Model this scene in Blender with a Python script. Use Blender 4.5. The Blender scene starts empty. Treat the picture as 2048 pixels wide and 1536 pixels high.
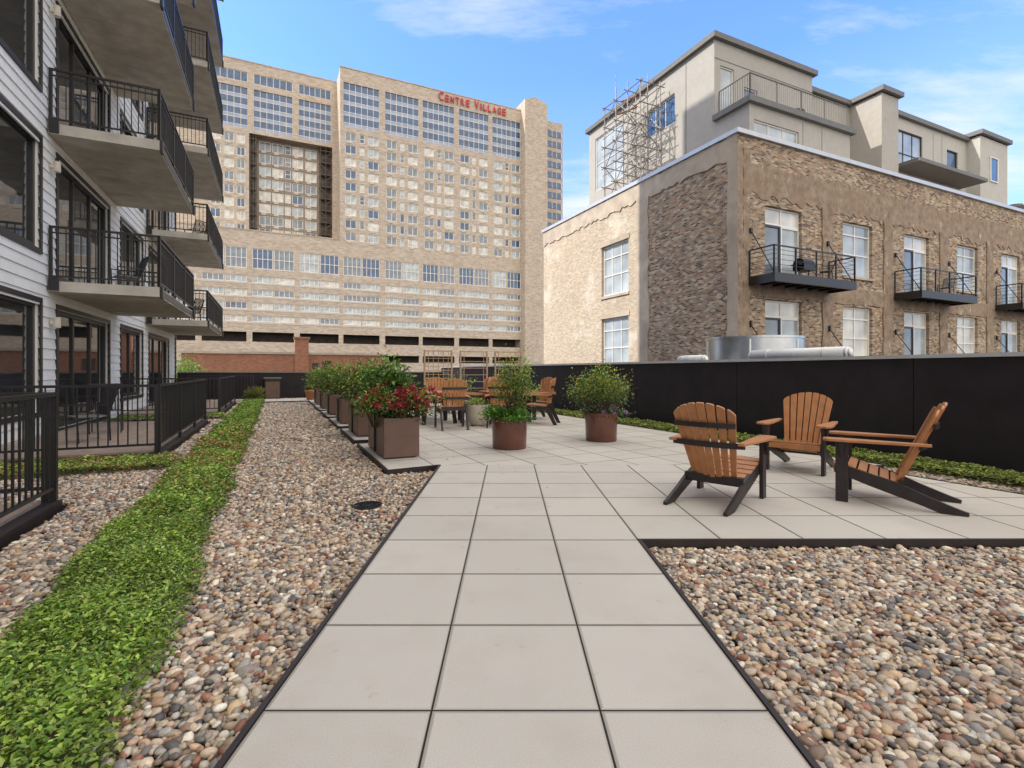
import bpy, bmesh, math, random
import numpy as np
from mathutils import Vector, Matrix, Euler
random.seed(7); rng=np.random.default_rng(11)
TH=math.atan(.466); S=math.sin(TH); C=math.cos(TH)
scene=bpy.context.scene
col=scene.collection
def W(u,v,z=0): return (u*C-v*S,u*S+v*C,z)

# ---------------------------------------------------------------- materials
def newmat(name):
    m=bpy.data.materials.new(name); m.use_nodes=True
    nt=m.node_tree; nt.nodes.clear()
    o=nt.nodes.new('ShaderNodeOutputMaterial'); b=nt.nodes.new('ShaderNodeBsdfPrincipled')
    nt.links.new(b.outputs[0],o.inputs[0])
    return m,nt,b
def N(nt,t,**k):
    n=nt.nodes.new(t)
    for a,v in k.items(): setattr(n,a,v)
    return n
def math_(nt,op,a,b=None,c=None):
    n=nt.nodes.new('ShaderNodeMath'); n.operation=op
    for i,x in enumerate((a,b,c)):
        if x is None: continue
        if isinstance(x,(int,float)): n.inputs[i].default_value=x
        else: nt.links.new(x,n.inputs[i])
    return n.outputs[0]
def mixc(nt,f,a,b,mode='MIX'):
    n=nt.nodes.new('ShaderNodeMix'); n.data_type='RGBA'; n.blend_type=mode
    for s,x in ((0,f),(6,a),(7,b)):
        if isinstance(x,(int,float)): n.inputs[s].default_value=x
        elif isinstance(x,tuple): n.inputs[s].default_value=(*x,1)
        else: nt.links.new(x,n.inputs[s])
    return n.outputs[2]
def noise(nt,vec,scale,detail=4,rough=.55):
    n=nt.nodes.new('ShaderNodeTexNoise'); n.inputs['Scale'].default_value=scale
    n.inputs['Detail'].default_value=detail; n.inputs['Roughness'].default_value=rough
    if vec is not None: nt.links.new(vec,n.inputs['Vector'])
    return n.outputs[0]
def ramp(nt,f,stops,interp='LINEAR'):
    n=nt.nodes.new('ShaderNodeValToRGB'); n.color_ramp.interpolation=interp
    e=n.color_ramp.elements
    while len(e)<len(stops): e.new(.5)
    for i,(p,c) in enumerate(stops):
        e[i].position=p; e[i].color=(*c,1) if isinstance(c,tuple) else (c,c,c,1)
    nt.links.new(f,n.inputs[0]); return n.outputs[0]
def objc(nt):
    return nt.nodes.new('ShaderNodeTexCoord').outputs['Object']
def bump(nt,b,h,strength=.3,dist=.01):
    n=nt.nodes.new('ShaderNodeBump'); n.inputs['Strength'].default_value=strength
    n.inputs['Distance'].default_value=dist
    nt.links.new(h,n.inputs['Height']); nt.links.new(n.outputs[0],b.inputs['Normal'])
def simple(name,c,rough=.6,var=.15,scale=6,metal=0,bmp=0,spec=.5,big=.0):
    m,nt,b=newmat(name); co=objc(nt)
    f=noise(nt,co,scale,3)
    c2=tuple(max(0,x*(1-var)) for x in c); c3=tuple(min(1,x*(1+var)) for x in c)
    r=ramp(nt,f,[(.3,c2),(.7,c3)])
    if big:
        g=noise(nt,co,scale*.17,4)
        r=mixc(nt,math_(nt,'MULTIPLY',ramp(nt,g,[(.42,0.0),(.65,1.0)]),big),r,tuple(x*.6 for x in c))
    nt.links.new(r,b.inputs['Base Color'])
    b.inputs['Roughness'].default_value=rough; b.inputs['Metallic'].default_value=metal
    b.inputs['Specular IOR Level'].default_value=spec
    if bmp: bump(nt,b,noise(nt,co,scale*8,3),bmp,.005)
    return m
def brickmat(name,cols,mortar,bw=.21,bh=.072,mo=.012,stain=.25,bm=.5,dirt=(.12,.09,.07),blotch=None,bamt=.5,bsc=.6):
    m,nt,b=newmat(name); co=objc(nt)
    s=N(nt,'ShaderNodeSeparateXYZ'); nt.links.new(co,s.inputs[0])
    a=math_(nt,'ADD',s.outputs[0],s.outputs[1]); z=s.outputs[2]
    rz=math_(nt,'DIVIDE',z,bh); row=math_(nt,'FLOOR',rz)
    off=math_(nt,'MULTIPLY',math_(nt,'MODULO',row,2),.5)
    cx=math_(nt,'ADD',math_(nt,'DIVIDE',a,bw),off); cl=math_(nt,'FLOOR',cx)
    cb=N(nt,'ShaderNodeCombineXYZ'); nt.links.new(cl,cb.inputs[0]); nt.links.new(row,cb.inputs[1])
    wn=N(nt,'ShaderNodeTexWhiteNoise',noise_dimensions='2D'); nt.links.new(cb.outputs[0],wn.inputs['Vector'])
    n=len(cols); c=ramp(nt,wn.outputs['Value'],[(i/n,cc) for i,cc in enumerate(cols)],'CONSTANT')
    fx=math_(nt,'FRACT',cx); fz=math_(nt,'FRACT',rz)
    ex=math_(nt,'MULTIPLY',math_(nt,'MINIMUM',fx,math_(nt,'SUBTRACT',1,fx)),bw)
    ez=math_(nt,'MULTIPLY',math_(nt,'MINIMUM',fz,math_(nt,'SUBTRACT',1,fz)),bh)
    e=math_(nt,'MINIMUM',ex,ez)
    mm=ramp(nt,math_(nt,'DIVIDE',e,mo),[(.3,1.0),(.6,0.0)])
    c=mixc(nt,mm,c,mortar)
    g=noise(nt,co,.35,5,.6)
    c=mixc(nt,math_(nt,'MULTIPLY',ramp(nt,g,[(.45,0.0),(.7,1.0)]),stain),c,dirt)
    if blotch:
        g2=noise(nt,co,bsc,6,.7)
        c=mixc(nt,ramp(nt,g2,[(.54,0.0),(.64,bamt)]),c,blotch)
    nt.links.new(c,b.inputs['Base Color']); b.inputs['Roughness'].default_value=.9
    b.inputs['Specular IOR Level'].default_value=.2
    h=math_(nt,'ADD',math_(nt,'SUBTRACT',1,mm),math_(nt,'MULTIPLY',wn.outputs['Value'],.5))
    bump(nt,b,h,bm,.012)
    return m
def pavermat(name,rot,ox,oy,T=.61):
    m,nt,b=newmat(name); co=objc(nt)
    mp=N(nt,'ShaderNodeMapping',vector_type='POINT'); nt.links.new(co,mp.inputs[0])
    mp.inputs['Rotation'].default_value=(0,0,-rot)
    s=N(nt,'ShaderNodeSeparateXYZ'); nt.links.new(mp.outputs[0],s.inputs[0])
    X=math_(nt,'DIVIDE',math_(nt,'SUBTRACT',s.outputs[0],ox),T); Y=math_(nt,'DIVIDE',math_(nt,'SUBTRACT',s.outputs[1],oy),T)
    fx=math_(nt,'FRACT',X); fy=math_(nt,'FRACT',Y)
    e=math_(nt,'MULTIPLY',math_(nt,'MINIMUM',math_(nt,'MINIMUM',fx,math_(nt,'SUBTRACT',1,fx)),math_(nt,'MINIMUM',fy,math_(nt,'SUBTRACT',1,fy))),T)
    j=ramp(nt,math_(nt,'DIVIDE',e,.01),[(.30,1.0),(.5,0.0)])
    edge=ramp(nt,math_(nt,'DIVIDE',e,.02),[(.3,0.0),(.75,1.0)])
    cb=N(nt,'ShaderNodeCombineXYZ'); nt.links.new(math_(nt,'FLOOR',X),cb.inputs[0]); nt.links.new(math_(nt,'FLOOR',Y),cb.inputs[1])
    wn=N(nt,'ShaderNodeTexWhiteNoise',noise_dimensions='2D'); nt.links.new(cb.outputs[0],wn.inputs['Vector'])
    base=ramp(nt,wn.outputs['Value'],[(0,(.495,.46,.405)),(1,(.575,.535,.475))])
    sp=noise(nt,co,260,3,.7)
    base=mixc(nt,.5,base,ramp(nt,sp,[(.3,(.32,.295,.255)),(.5,(.555,.515,.455)),(.72,(.77,.725,.65))]))
    g=noise(nt,co,1.7,5,.6)
    base=mixc(nt,ramp(nt,g,[(.5,0.0),(.75,.30)]),base,(.36,.31,.25))
    g3=noise(nt,co,.5,4,.6)
    base=mixc(nt,ramp(nt,g3,[(.45,0.0),(.7,.25)]),base,(.38,.355,.315))
    g4=noise(nt,co,7,3,.6)
    base=mixc(nt,ramp(nt,g4,[(.66,0.0),(.73,.22)]),base,(.25,.20,.15))
    edark=mixc(nt,math_(nt,'MULTIPLY',math_(nt,'SUBTRACT',1,edge),.45),base,(.24,.2,.155))
    c=mixc(nt,j,edark,(.02,.018,.015))
    nt.links.new(c,b.inputs['Base Color']); b.inputs['Roughness'].default_value=.85
    b.inputs['Specular IOR Level'].default_value=.25
    h=math_(nt,'ADD',math_(nt,'MULTIPLY',edge,1.0),math_(nt,'MULTIPLY',sp,.12))
    bump(nt,b,h,.6,.008)
    return m
def glassmat(name,c=(.03,.035,.04),rough=.04,spec=.9,metal=0):
    m,nt,b=newmat(name); co=objc(nt)
    f=noise(nt,co,.8,2)
    nt.links.new(ramp(nt,f,[(.3,tuple(x*.7 for x in c)),(.7,tuple(x*1.4 for x in c))]),b.inputs['Base Color'])
    b.inputs['Roughness'].default_value=rough; b.inputs['Specular IOR Level'].default_value=spec
    b.inputs['Metallic'].default_value=metal
    bump(nt,b,noise(nt,co,1.1,1),.06,.03)
    return m
def attrmat(name,rough=.6,trans=0,spec=.3,speck=0):
    m,nt,b=newmat(name)
    a=N(nt,'ShaderNodeAttribute',attribute_name='col')
    c=a.outputs['Color']
    if speck:
        f=noise(nt,objc(nt),90,2,.7)
        c=mixc(nt,speck,c,ramp(nt,f,[(.35,.25),(.65,1.0)]),'MULTIPLY')
    nt.links.new(c,b.inputs['Base Color'])
    b.inputs['Roughness'].default_value=rough; b.inputs['Specular IOR Level'].default_value=spec
    if trans:
        t=N(nt,'ShaderNodeBsdfTranslucent'); nt.links.new(c,t.inputs[0])
        ms=N(nt,'ShaderNodeMixShader'); ms.inputs[0].default_value=trans
        o=[n for n in nt.nodes if n.type=='OUTPUT_MATERIAL'][0]
        nt.links.new(b.outputs[0],ms.inputs[1]); nt.links.new(t.outputs[0],ms.inputs[2]); nt.links.new(ms.outputs[0],o.inputs[0])
    return m

M={}
M['paver']=pavermat('paver_straight',0,-.888,.591)
M['paverR']=pavermat('paver_turned',TH,1.26,6.25)
M['edging']=simple('dark_edging',(.022,.014,.013),.5,.3,8)
M['gravelbed']=simple('gravel_bed',(.15,.12,.09),.95,.4,30,bmp=.5)
M['pebble']=attrmat('pebble',.42,0,.5,.3)
M['leaf']=attrmat('leaf',.42,.25,.45)
M['petal']=attrmat('petal',.6,.3,.2)
M['bark']=simple('bark',(.09,.06,.04),.9,.3,20)
M['siding']=simple('white_siding',(.80,.78,.73),.6,.05,3,big=.12)
M['black']=simple('black_steel',(.012,.011,.012),.38,.3,20)
M['frameD']=simple('dark_frame',(.02,.017,.016),.4,.2,10)
M['frameW']=simple('white_frame',(.78,.76,.72),.5,.06,10)
M['glassD']=glassmat('dark_glass',(.018,.02,.022),.03,1.0)
M['glassB']=glassmat('blue_glass',(.05,.10,.19),.06,1.0)
M['glassC']=glassmat('deep_blue_glass',(.035,.085,.18),.06,.8)
M['glassL']=glassmat('pale_glass',(.36,.40,.42),.08,.9)
M['glassM']=glassmat('curtained_glass',(.54,.52,.47),.1,.8)
M['glassG']=glassmat('grey_glass',(.15,.18,.22),.08,.9)
M['spandrel']=simple('blue_spandrel',(.33,.38,.50),.4,.15,.5)
M['conc']=simple('balcony_concrete',(.52,.475,.405),.85,.22,2.5,bmp=.15,big=.4)
M['concL']=simple('light_concrete',(.50,.415,.325),.9,.2,1.5,bmp=.2,big=.45)
M['concP']=simple('pale_band',(.58,.53,.46),.9,.08,1)
M['wallD']=simple('dark_panel_wall',(.020,.015,.018),.6,.25,3,bmp=.05,spec=.3)
M['cap']=simple('metal_cap',(.55,.56,.57),.4,.06,3,metal=.3)
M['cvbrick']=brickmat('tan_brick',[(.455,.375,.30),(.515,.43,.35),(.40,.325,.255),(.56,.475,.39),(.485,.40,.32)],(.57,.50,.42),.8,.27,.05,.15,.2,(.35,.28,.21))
M['cvbrickD']=brickmat('shaded_brick',[(.27,.22,.175),(.31,.25,.20),(.23,.185,.15)],(.36,.31,.26),.8,.27,.05,.15,.2,(.2,.16,.12))  # tan brick darkened: shade of the recess is put into the colour
BC=[(.38,.275,.18),(.17,.125,.095),(.34,.21,.135),(.48,.37,.25),(.29,.225,.175),(.41,.265,.17),(.105,.08,.07),(.55,.45,.33),(.35,.275,.205),(.25,.16,.11)]
M['brick']=brickmat('old_mixed_brick',BC,(.46,.385,.30),.21,.072,.013,.3,.55,(.17,.125,.09),(.56,.49,.40),.35,1.6)
M['brickL']=brickmat('sunlit_pale_brick',[tuple(x*.5+y*.5 for x,y in zip(c_,(.62,.53,.40))) for c_ in BC],(.63,.55,.44),.21,.072,.013,.2,.4,(.4,.32,.23),(.72,.65,.54),.6,.5)  # mixed brick lightened: sunlight on the far wall is put into the colour
M['redbrick']=brickmat('red_brick',[(.34,.14,.085),(.38,.17,.10),(.29,.12,.075)],(.38,.25,.18),.22,.075,.014,.2)
M['stucco']=simple('grey_stucco',(.42,.395,.355),.9,.05,4,bmp=.1,big=.15)
M['stuccoL']=simple('pale_stucco',(.48,.46,.42),.9,.05,4,bmp=.1,big=.12)
M['trim']=simple('grey_trim',(.15,.145,.135),.6,.1,4)
M['wood']=simple('tan_slat',(.45,.20,.08),.45,.14,9,spec=.4)
M['woodD']=simple('dark_board',(.022,.015,.015),.45,.3,10)
M['deck']=simple('deck_floor',(.30,.23,.185),.8,.2,6)
M['copper']=simple('brown_glazed',(.125,.045,.030),.2,.15,5,spec=.6)
M['plantbox']=simple('brown_planter',(.135,.075,.055),.4,.12,5)
M['soil']=simple('soil',(.05,.035,.025),1,.3,40)
M['bowl']=simple('cast_stone',(.55,.49,.40),.85,.1,12,bmp=.2)
M['steel']=simple('galvanised_duct',(.50,.52,.54),.3,.2,1.2,metal=.95)
M['pipe']=simple('white_pipe',(.80,.81,.81),.4,.05,6)
M['scaf']=simple('scaffold_tube',(.24,.215,.185),.5,.35,6,metal=.2)
M['rust']=simple('rust_brace',(.28,.08,.04),.7,.2,6)
M['red']=simple('red_letter',(.5,.012,.02),.4,.1,2)
M['ground']=simple('asphalt_ground',(.06,.06,.06),.95,.2,1)
M['dark']=simple('dark_interior',(.065,.052,.043),.9,.3,1)
M['recess']=simple('recess_wall',(.14,.11,.09),.9,.3,1)
M['stair']=simple('stair_steel',(.10,.08,.065),.7,.3,1)
M['lattice']=simple('lattice_wood',(.40,.26,.16),.6,.2,10)
M['terra']=simple('terracotta',(.42,.17,.08),.8,.12,10)
m,nt,b=newmat('weathered_brown_stucco'); co=objc(nt)
mp=N(nt,'ShaderNodeMapping'); nt.links.new(co,mp.inputs[0]); mp.inputs['Scale'].default_value=(2.2,2.2,.6)
f=noise(nt,mp.outputs[0],1.4,8,.75); f2=noise(nt,co,2.6,8,.7); f3=noise(nt,co,.9,6,.7)
c=ramp(nt,f2,[(.3,(.15,.11,.08)),(.5,(.30,.22,.155)),(.7,(.40,.315,.235))])
c=mixc(nt,ramp(nt,f3,[(.53,0.0),(.6,.6)]),c,(.27,.185,.125))
c=mixc(nt,ramp(nt,f,[(.60,0.0),(.64,.8)]),c,(.62,.57,.50))
nt.links.new(c,b.inputs['Base Color']); b.inputs['Roughness'].default_value=.95
bump(nt,b,noise(nt,co,22,4),.5,.015); M['brownst']=m

# ---------------------------------------------------------------- mesh builder
class MB:
    def __init__(s): s.v=[];s.f=[];s.m=[];s.mi=0
    def add(s,vs,fs):
        o=len(s.v); s.v+= [tuple(p) for p in vs]
        for f in fs: s.f.append([i+o for i in f]); s.m.append(s.mi)
        return s
    def box(s,x0,x1,y0,y1,z0,z1):
        return s.add([(x0,y0,z0),(x1,y0,z0),(x1,y1,z0),(x0,y1,z0),(x0,y0,z1),(x1,y0,z1),(x1,y1,z1),(x0,y1,z1)],
            [(3,2,1,0),(4,5,6,7),(0,1,5,4),(1,2,6,5),(2,3,7,6),(3,0,4,7)])
    def beam(s,p,q,w,t,side=None):
        p=Vector(p);q=Vector(q);d=(q-p).normalized()
        if side is None: side=Vector((0,0,1)).cross(d) if abs(d.z)<.99 else Vector((1,0,0))
        a=Vector(side); a=(a-d*a.dot(d)).normalized()*w/2; b=d.cross(a).normalized()*t/2
        return s.add([p-a-b,p+a-b,p+a+b,p-a+b,q-a-b,q+a-b,q+a+b,q-a+b],
            [(3,2,1,0),(4,5,6,7),(0,1,5,4),(1,2,6,5),(2,3,7,6),(3,0,4,7)])
    def cyl(s,p,q,r0,r1=None,n=16,caps=True):
        if r1 is None:r1=r0
        p=Vector(p);q=Vector(q);d=(q-p).normalized()
        a=d.orthogonal().normalized();b=d.cross(a)
        vs=[p+(a*math.cos(2*math.pi*i/n)+b*math.sin(2*math.pi*i/n))*r0 for i in range(n)]+[q+(a*math.cos(2*math.pi*i/n)+b*math.sin(2*math.pi*i/n))*r1 for i in range(n)]
        fs=[(i,(i+1)%n,n+(i+1)%n,n+i) for i in range(n)]
        if caps: fs+= [tuple(range(n-1,-1,-1)),tuple(range(n,2*n))]
        return s.add(vs,fs)
    def lathe(s,prof,n=32,c=(0,0)):
        vs=[];fs=[];k=len(prof)
        for r,z in prof:
            for i in range(n): vs.append((c[0]+r*math.cos(2*math.pi*i/n),c[1]+r*math.sin(2*math.pi*i/n),z))
        for j in range(k-1):
            for i in range(n): fs.append((j*n+i,j*n+(i+1)%n,(j+1)*n+(i+1)%n,(j+1)*n+i))
        return s.add(vs,fs)
    def prism(s,pts,off):
        off=Vector(off);n=len(pts);P=[Vector(p) for p in pts]
        return s.add(P+[p+off for p in P],[tuple(range(n-1,-1,-1)),tuple(range(n,2*n))]+[(i,(i+1)%n,n+(i+1)%n,n+i) for i in range(n)])
    def wall(s,axis,c,a0,a1,z0,z1,holes,depth):
        """flat wall with real openings and reveals. axis 'v': plane y=c, axis 'u': plane x=c; depth signed"""
        P=(lambda a,z,d=0:(a,c+d,z)) if axis=='v' else (lambda a,z,d=0:(c+d,a,z))
        hs=[(max(a0,h[0]),min(a1,h[1]),max(z0,h[2]),min(z1,h[3])) for h in holes if h[1]>a0 and h[0]<a1 and h[3]>z0 and h[2]<z1]
        A=sorted({a0,a1}|{h[0] for h in hs}|{h[1] for h in hs}); Z=sorted({z0,z1}|{h[2] for h in hs}|{h[3] for h in hs})
        for j in range(len(Z)-1):
            zc=(Z[j]+Z[j+1])/2; run=None
            row=[h for h in hs if h[2]<zc<h[3]]
            for i in range(len(A)-1):
                ac=(A[i]+A[i+1])/2
                solid=not any(h[0]<ac<h[1] for h in row)
                if solid and run is None: run=A[i]
                if (not solid) and run is not None:
                    s.add([P(run,Z[j]),P(A[i],Z[j]),P(A[i],Z[j+1]),P(run,Z[j+1])],[(0,1,2,3)]); run=None
            if run is not None: s.add([P(run,Z[j]),P(a1,Z[j]),P(a1,Z[j+1]),P(run,Z[j+1])],[(0,1,2,3)])
        for h in hs:
            q=[(h[0],h[2]),(h[1],h[2]),(h[1],h[3]),(h[0],h[3])]
            for k in range(4):
                a,b=q[k],q[(k+1)%4]
                s.add([P(*a),P(*b),P(*b,depth),P(*a,depth)],[(0,1,2,3)])
        return s
    def mesh(s,name,mats,smooth=False):
        me=bpy.data.meshes.new(name); me.from_pydata(s.v,[],s.f); 
        for m in mats: me.materials.append(M[m] if isinstance(m,str) else m)
        me.polygons.foreach_set('material_index',s.m)
        if smooth: me.polygons.foreach_set('use_smooth',[True]*len(s.f))
        me.update(); return me
def obj(name,data,parent=None,loc=(0,0,0),rz=0,bevel=0):
    o=bpy.data.objects.new(name,data); o.location=loc; o.rotation_euler=(0,0,rz); col.objects.link(o)
    if parent is not None: o.parent=parent
    if bevel:
        b=o.modifiers.new('bevel','BEVEL'); b.width=bevel; b.segments=2; b.limit_method='ANGLE'
    return o
def boxpart(name,parent,mat,*b):
    m=MB(); m.box(*b); return obj(name,m.mesh(name,[mat]),parent)
def tag(o,label,cat,group=None,kind=None):
    o['label']=label; o['category']=cat
    if group:o['group']=group
    if kind:o['kind']=kind
    return o
def struct(o,kind='structure',label=None,cat=None):
    o['kind']=kind
    if label:o['label']=label
    if cat:o['category']=cat
    return o
def npmesh(name,V,F,colr=None,mat=None,smooth=False):
    me=bpy.data.meshes.new(name); nv=len(V); nf,k=F.shape
    me.vertices.add(nv); me.vertices.foreach_set('co',V.astype(np.float32).ravel())
    me.loops.add(nf*k); me.loops.foreach_set('vertex_index',F.astype(np.int32).ravel())
    me.polygons.add(nf); me.polygons.foreach_set('loop_start',np.arange(0,nf*k,k,dtype=np.int32))
    me.polygons.foreach_set('loop_total',np.full(nf,k,dtype=np.int32))
    if smooth: me.polygons.foreach_set('use_smooth',np.ones(nf,dtype=bool))
    me.update(calc_edges=True)
    if colr is not None:
        a=me.color_attributes.new('col','FLOAT_COLOR','POINT')
        a.data.foreach_set('color',np.concatenate([colr,np.ones((nv,1))],1).astype(np.float32).ravel())
    if mat: me.materials.append(M[mat])
    return me
def unit(a): return a/np.maximum(np.linalg.norm(a,axis=1,keepdims=True),1e-6)
def leafmesh(name,P,Dr,L,Wd,colr,mat='leaf',fold=.25):
    n=len(P); Dr=unit(Dr); up=np.tile([0,0,1.],(n,1))+rng.normal(0,.35,(n,3))
    sd=unit(np.cross(Dr,up)); nr=unit(np.cross(sd,Dr))
    L=L[:,None];Wd=Wd[:,None]
    v0=P; v1=P+Dr*L*.45+sd*Wd*.5+nr*Wd*fold; v2=P+Dr*L-nr*L*.12; v3=P+Dr*L*.45-sd*Wd*.5+nr*Wd*fold
    V=np.stack([v0,v1,v2,v3],1).reshape(-1,3)
    b=np.arange(n)[:,None]*4
    F=np.concatenate([b+np.array([[0,1,2]]),b+np.array([[0,2,3]])],0)
    return npmesh(name,V,F,np.repeat(colr,4,axis=0),mat)
def pal(n,cols,var=.18):
    cols=np.array(cols); c=cols[rng.integers(0,len(cols),n)]
    return np.clip(c*(1+rng.normal(0,var,(n,1))),.003,.95)

# ---------------------------------------------------------------- world / sun / camera
sunpos=Vector((-.987,-.162,0))*math.cos(math.radians(42))+Vector((0,0,math.sin(math.radians(42))))
w=bpy.data.worlds.new("World"); scene.world=w; w.use_nodes=True
nt=w.node_tree; nt.nodes.clear()
out=nt.nodes.new('ShaderNodeOutputWorld'); bg=nt.nodes.new('ShaderNodeBackground'); nt.links.new(bg.outputs[0],out.inputs[0])
sky=nt.nodes.new('ShaderNodeTexSky'); sky.sky_type='NISHITA'; sky.sun_disc=False
sky.sun_elevation=math.radians(42); sky.sun_rotation=math.atan2(sunpos.x,sunpos.y)%(2*math.pi)
sky.air_density=1.0; sky.dust_density=1.0; sky.ozone_density=2.0
tc=nt.nodes.new('ShaderNodeTexCoord'); sp=nt.nodes.new('ShaderNodeSeparateXYZ'); nt.links.new(tc.outputs['Generated'],sp.inputs[0])
zz=math_(nt,'ADD',math_(nt,'MAXIMUM',sp.outputs[2],0),.12)
cb=nt.nodes.new('ShaderNodeCombineXYZ')
nt.links.new(math_(nt,'DIVIDE',sp.outputs[0],zz),cb.inputs[0]); nt.links.new(math_(nt,'DIVIDE',sp.outputs[1],zz),cb.inputs[1])
mp=nt.nodes.new('ShaderNodeMapping'); nt.links.new(cb.outputs[0],mp.inputs[0]); mp.inputs['Rotation'].default_value=(0,0,.35); mp.inputs['Scale'].default_value=(.45,1.3,1); mp.inputs['Location'].default_value=(3.1,1.7,0)
n1=noise(nt,mp.outputs[0],1.1,9,.64); n2=noise(nt,mp.outputs[0],.35,3,.5)
cm=ramp(nt,math_(nt,'MULTIPLY',math_(nt,'ADD',n1,n2),.5),[(.46,0.0),(.55,.95)])
back_fill=ramp(nt,math_(nt,'MULTIPLY_ADD',sp.outputs[1],-1,math_(nt,'MULTIPLY_ADD',n1,.5,-.25)),[(.0,0.0),(.45,.9)])  # unseen bright cloud behind the camera, added as fill light for the facades
zen_fill=ramp(nt,math_(nt,'MULTIPLY_ADD',n1,.3,math_(nt,'ADD',sp.outputs[2],-.15)),[(.66,0.0),(.82,.9)])  # unseen bright cloud overhead, added to light the terrace floor
hz=ramp(nt,sp.outputs[2],[(0.0,.9),(.5,0.06)])
c=mixc(nt,1.0,sky.outputs[0],(.62,.88,1.36),'MULTIPLY')
c=mixc(nt,hz,c,(1.9,2.4,2.85))
c=mixc(nt,cm,c,(3.0,3.05,3.1))
c=mixc(nt,zen_fill,c,(6.4,6.0,5.45))
c=mixc(nt,back_fill,c,(6.4,5.95,5.35))
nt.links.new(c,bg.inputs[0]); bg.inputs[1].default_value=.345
sl=bpy.data.lights.new('sun','SUN'); sl.energy=4.8; sl.angle=math.radians(.5); sl.color=(1,.93,.83)
so=obj('sun',sl); so.rotation_euler=sunpos.to_track_quat('Z','Y').to_euler(); so.location=(-20,-5,40)
cam=bpy.data.cameras.new('camera'); co_=obj('camera',cam,loc=(0,0,1.23)); co_.rotation_euler=(math.pi/2,0,0)
cam.lens=1000/2048*36; cam.shift_x=.0034; cam.shift_y=-26/2048; cam.clip_end=3000; cam.clip_start=.05
scene.camera=co_
scene.view_settings.view_transform='Standard'; scene.view_settings.look='None'; scene.view_settings.exposure=0

# ---------------------------------------------------------------- ground, terrace
mb=MB(); mb.add([(-2500,-2500,-5),(2500,-2500,-5),(2500,2500,-5),(-2500,2500,-5)],[(0,1,2,3)])
struct(obj('ground',mb.mesh('ground',['ground'])))
mb=MB(); mb.box(-3.9,8.2,-14,26,-4.9,-.14)
struct(obj('terrace_ground',mb.mesh('terrace_ground',['gravelbed']),rz=TH))
PX0,PX1=-.888,.9425; YF=3.65; YB=6.54
def paved(poly,mat,name):
    mb=MB(); n=len(poly)
    mb.add([(x,y,0) for x,y in poly],[tuple(range(n))])
    mb.mi=1
    for i in range(n):
        a=poly[i];b=poly[(i+1)%n]
        mb.add([(a[0],a[1],0),(b[0],b[1],0),(b[0],b[1],-.13),(a[0],a[1],-.13)],[(0,1,2,3)])
    return struct(obj(name,mb.mesh(name,[mat,'edging'])))
def uvw(u,v): p=W(u,v); return (p[0],p[1])
def uat(u,Y): v=(Y-u*S)/C; return uvw(u,v)
a=uat(6.75,YF); b_=uat(6.75,YB)
front=[(PX0,-4),(PX1,-4),(PX1,YF),a,b_,(PX0,YB)]
paved(front,'paver','paved_path')
rear=[(PX0-.0,YB),uat(7.2,YB),uvw(7.2,24.4),uvw(-.4,24.4),uvw(-.4,22.4),uvw(1.26,22.4)]
cuts=[(19.6,19.2),(16.8,16.4),(14.2,13.8),(11.6,11.2),(9.15,8.75)]
for c1,c0 in cuts: rear+= [uvw(1.26,c1),uvw(1.6,c1),uvw(1.6,c0),uvw(1.26,c0)]
rear+= [uvw(1.26,6.25)]
paved(rear,'paverR','paved_patio')
mb=MB()
def strip(p,q):
    mb.beam((p[0],p[1],-.058),(q[0],q[1],-.058),.022,.13,side=Vector((q[1]-p[1],p[0]-q[0],0)))
for p,q in [((PX0-.011,-4),(PX0-.011,YB)),((PX1+.011,-4),(PX1+.011,YF-.02)),((PX1,YF-.011),a),(uvw(1.25,6.24),(PX0-.011,YB)),(a,b_),(uat(7.21,YB),uvw(7.21,24.4))]: strip(p,q)
rr=rear[5:]
for i in range(len(rr)-1): strip(rr[i],rr[i+1])
struct(obj('path_edging',mb.mesh('path_edging',['edging'])),label='dark metal edging around the pavers',cat='edging')

GC=[(-1.2,-.45,-1.5,24.5),(-3.8,-1.2,7.75,8.7),(-3.8,-1.2,15.4,16.3),(7.3,8.12,-2,24.5)]
DECK=[(-3.95,-1.85,-1.5,6.15,'d'),(-3.95,-1.55,9.0,14.7,'d'),(-3.95,-1.45,17.0,23.2,'d')]
def inpaved(x,y):
    u,v=x*C+y*S,-x*S+y*C
    r=((x>PX0-.03)&(x<PX1+.03)&(y<YB))|((x>PX1)&(y>YF-.03)&(y<=YB)&(u<6.78))
    r|=(u>1.23)&(u<7.24)&(y>YB)&(v<24.4)
    r|=(u>1.23)&(v>6.22)&(x<PX0+.05)&(u<7.2)&(v<24.4)
    for c1,c0 in cuts: r&=~((u>1.2)&(u<1.57)&(v>c0+.03)&(v<c1-.03))
    return r
def gravel_mask(x,y):
    u,v=x*C+y*S,-x*S+y*C
    m=(u>-3.9)&(u<8.15)&(v<25.9)&~inpaved(x,y)
    for g in GC: m&=~((u>g[0]+.12)&(u<g[1]-.12)&(v>g[2]+.1)&(v<g[3]-.1))
    for d in DECK: m&=~((u<d[1]+.08)&(v>d[2])&(v<d[3]+.08))
    return m
bm=bmesh.new(); bmesh.ops.create_icosphere(bm,subdivisions=2,radius=1); 
T2=(np.array([v.co[:] for v in bm.verts]),np.array([[v.index for v in f.verts] for f in bm.faces])); bm.free()
bm=bmesh.new(); bmesh.ops.create_icosphere(bm,subdivisions=1,radius=1); 
T1=(np.array([v.co[:] for v in bm.verts]),np.array([[v.index for v in f.verts] for f in bm.faces])); bm.free()
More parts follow.
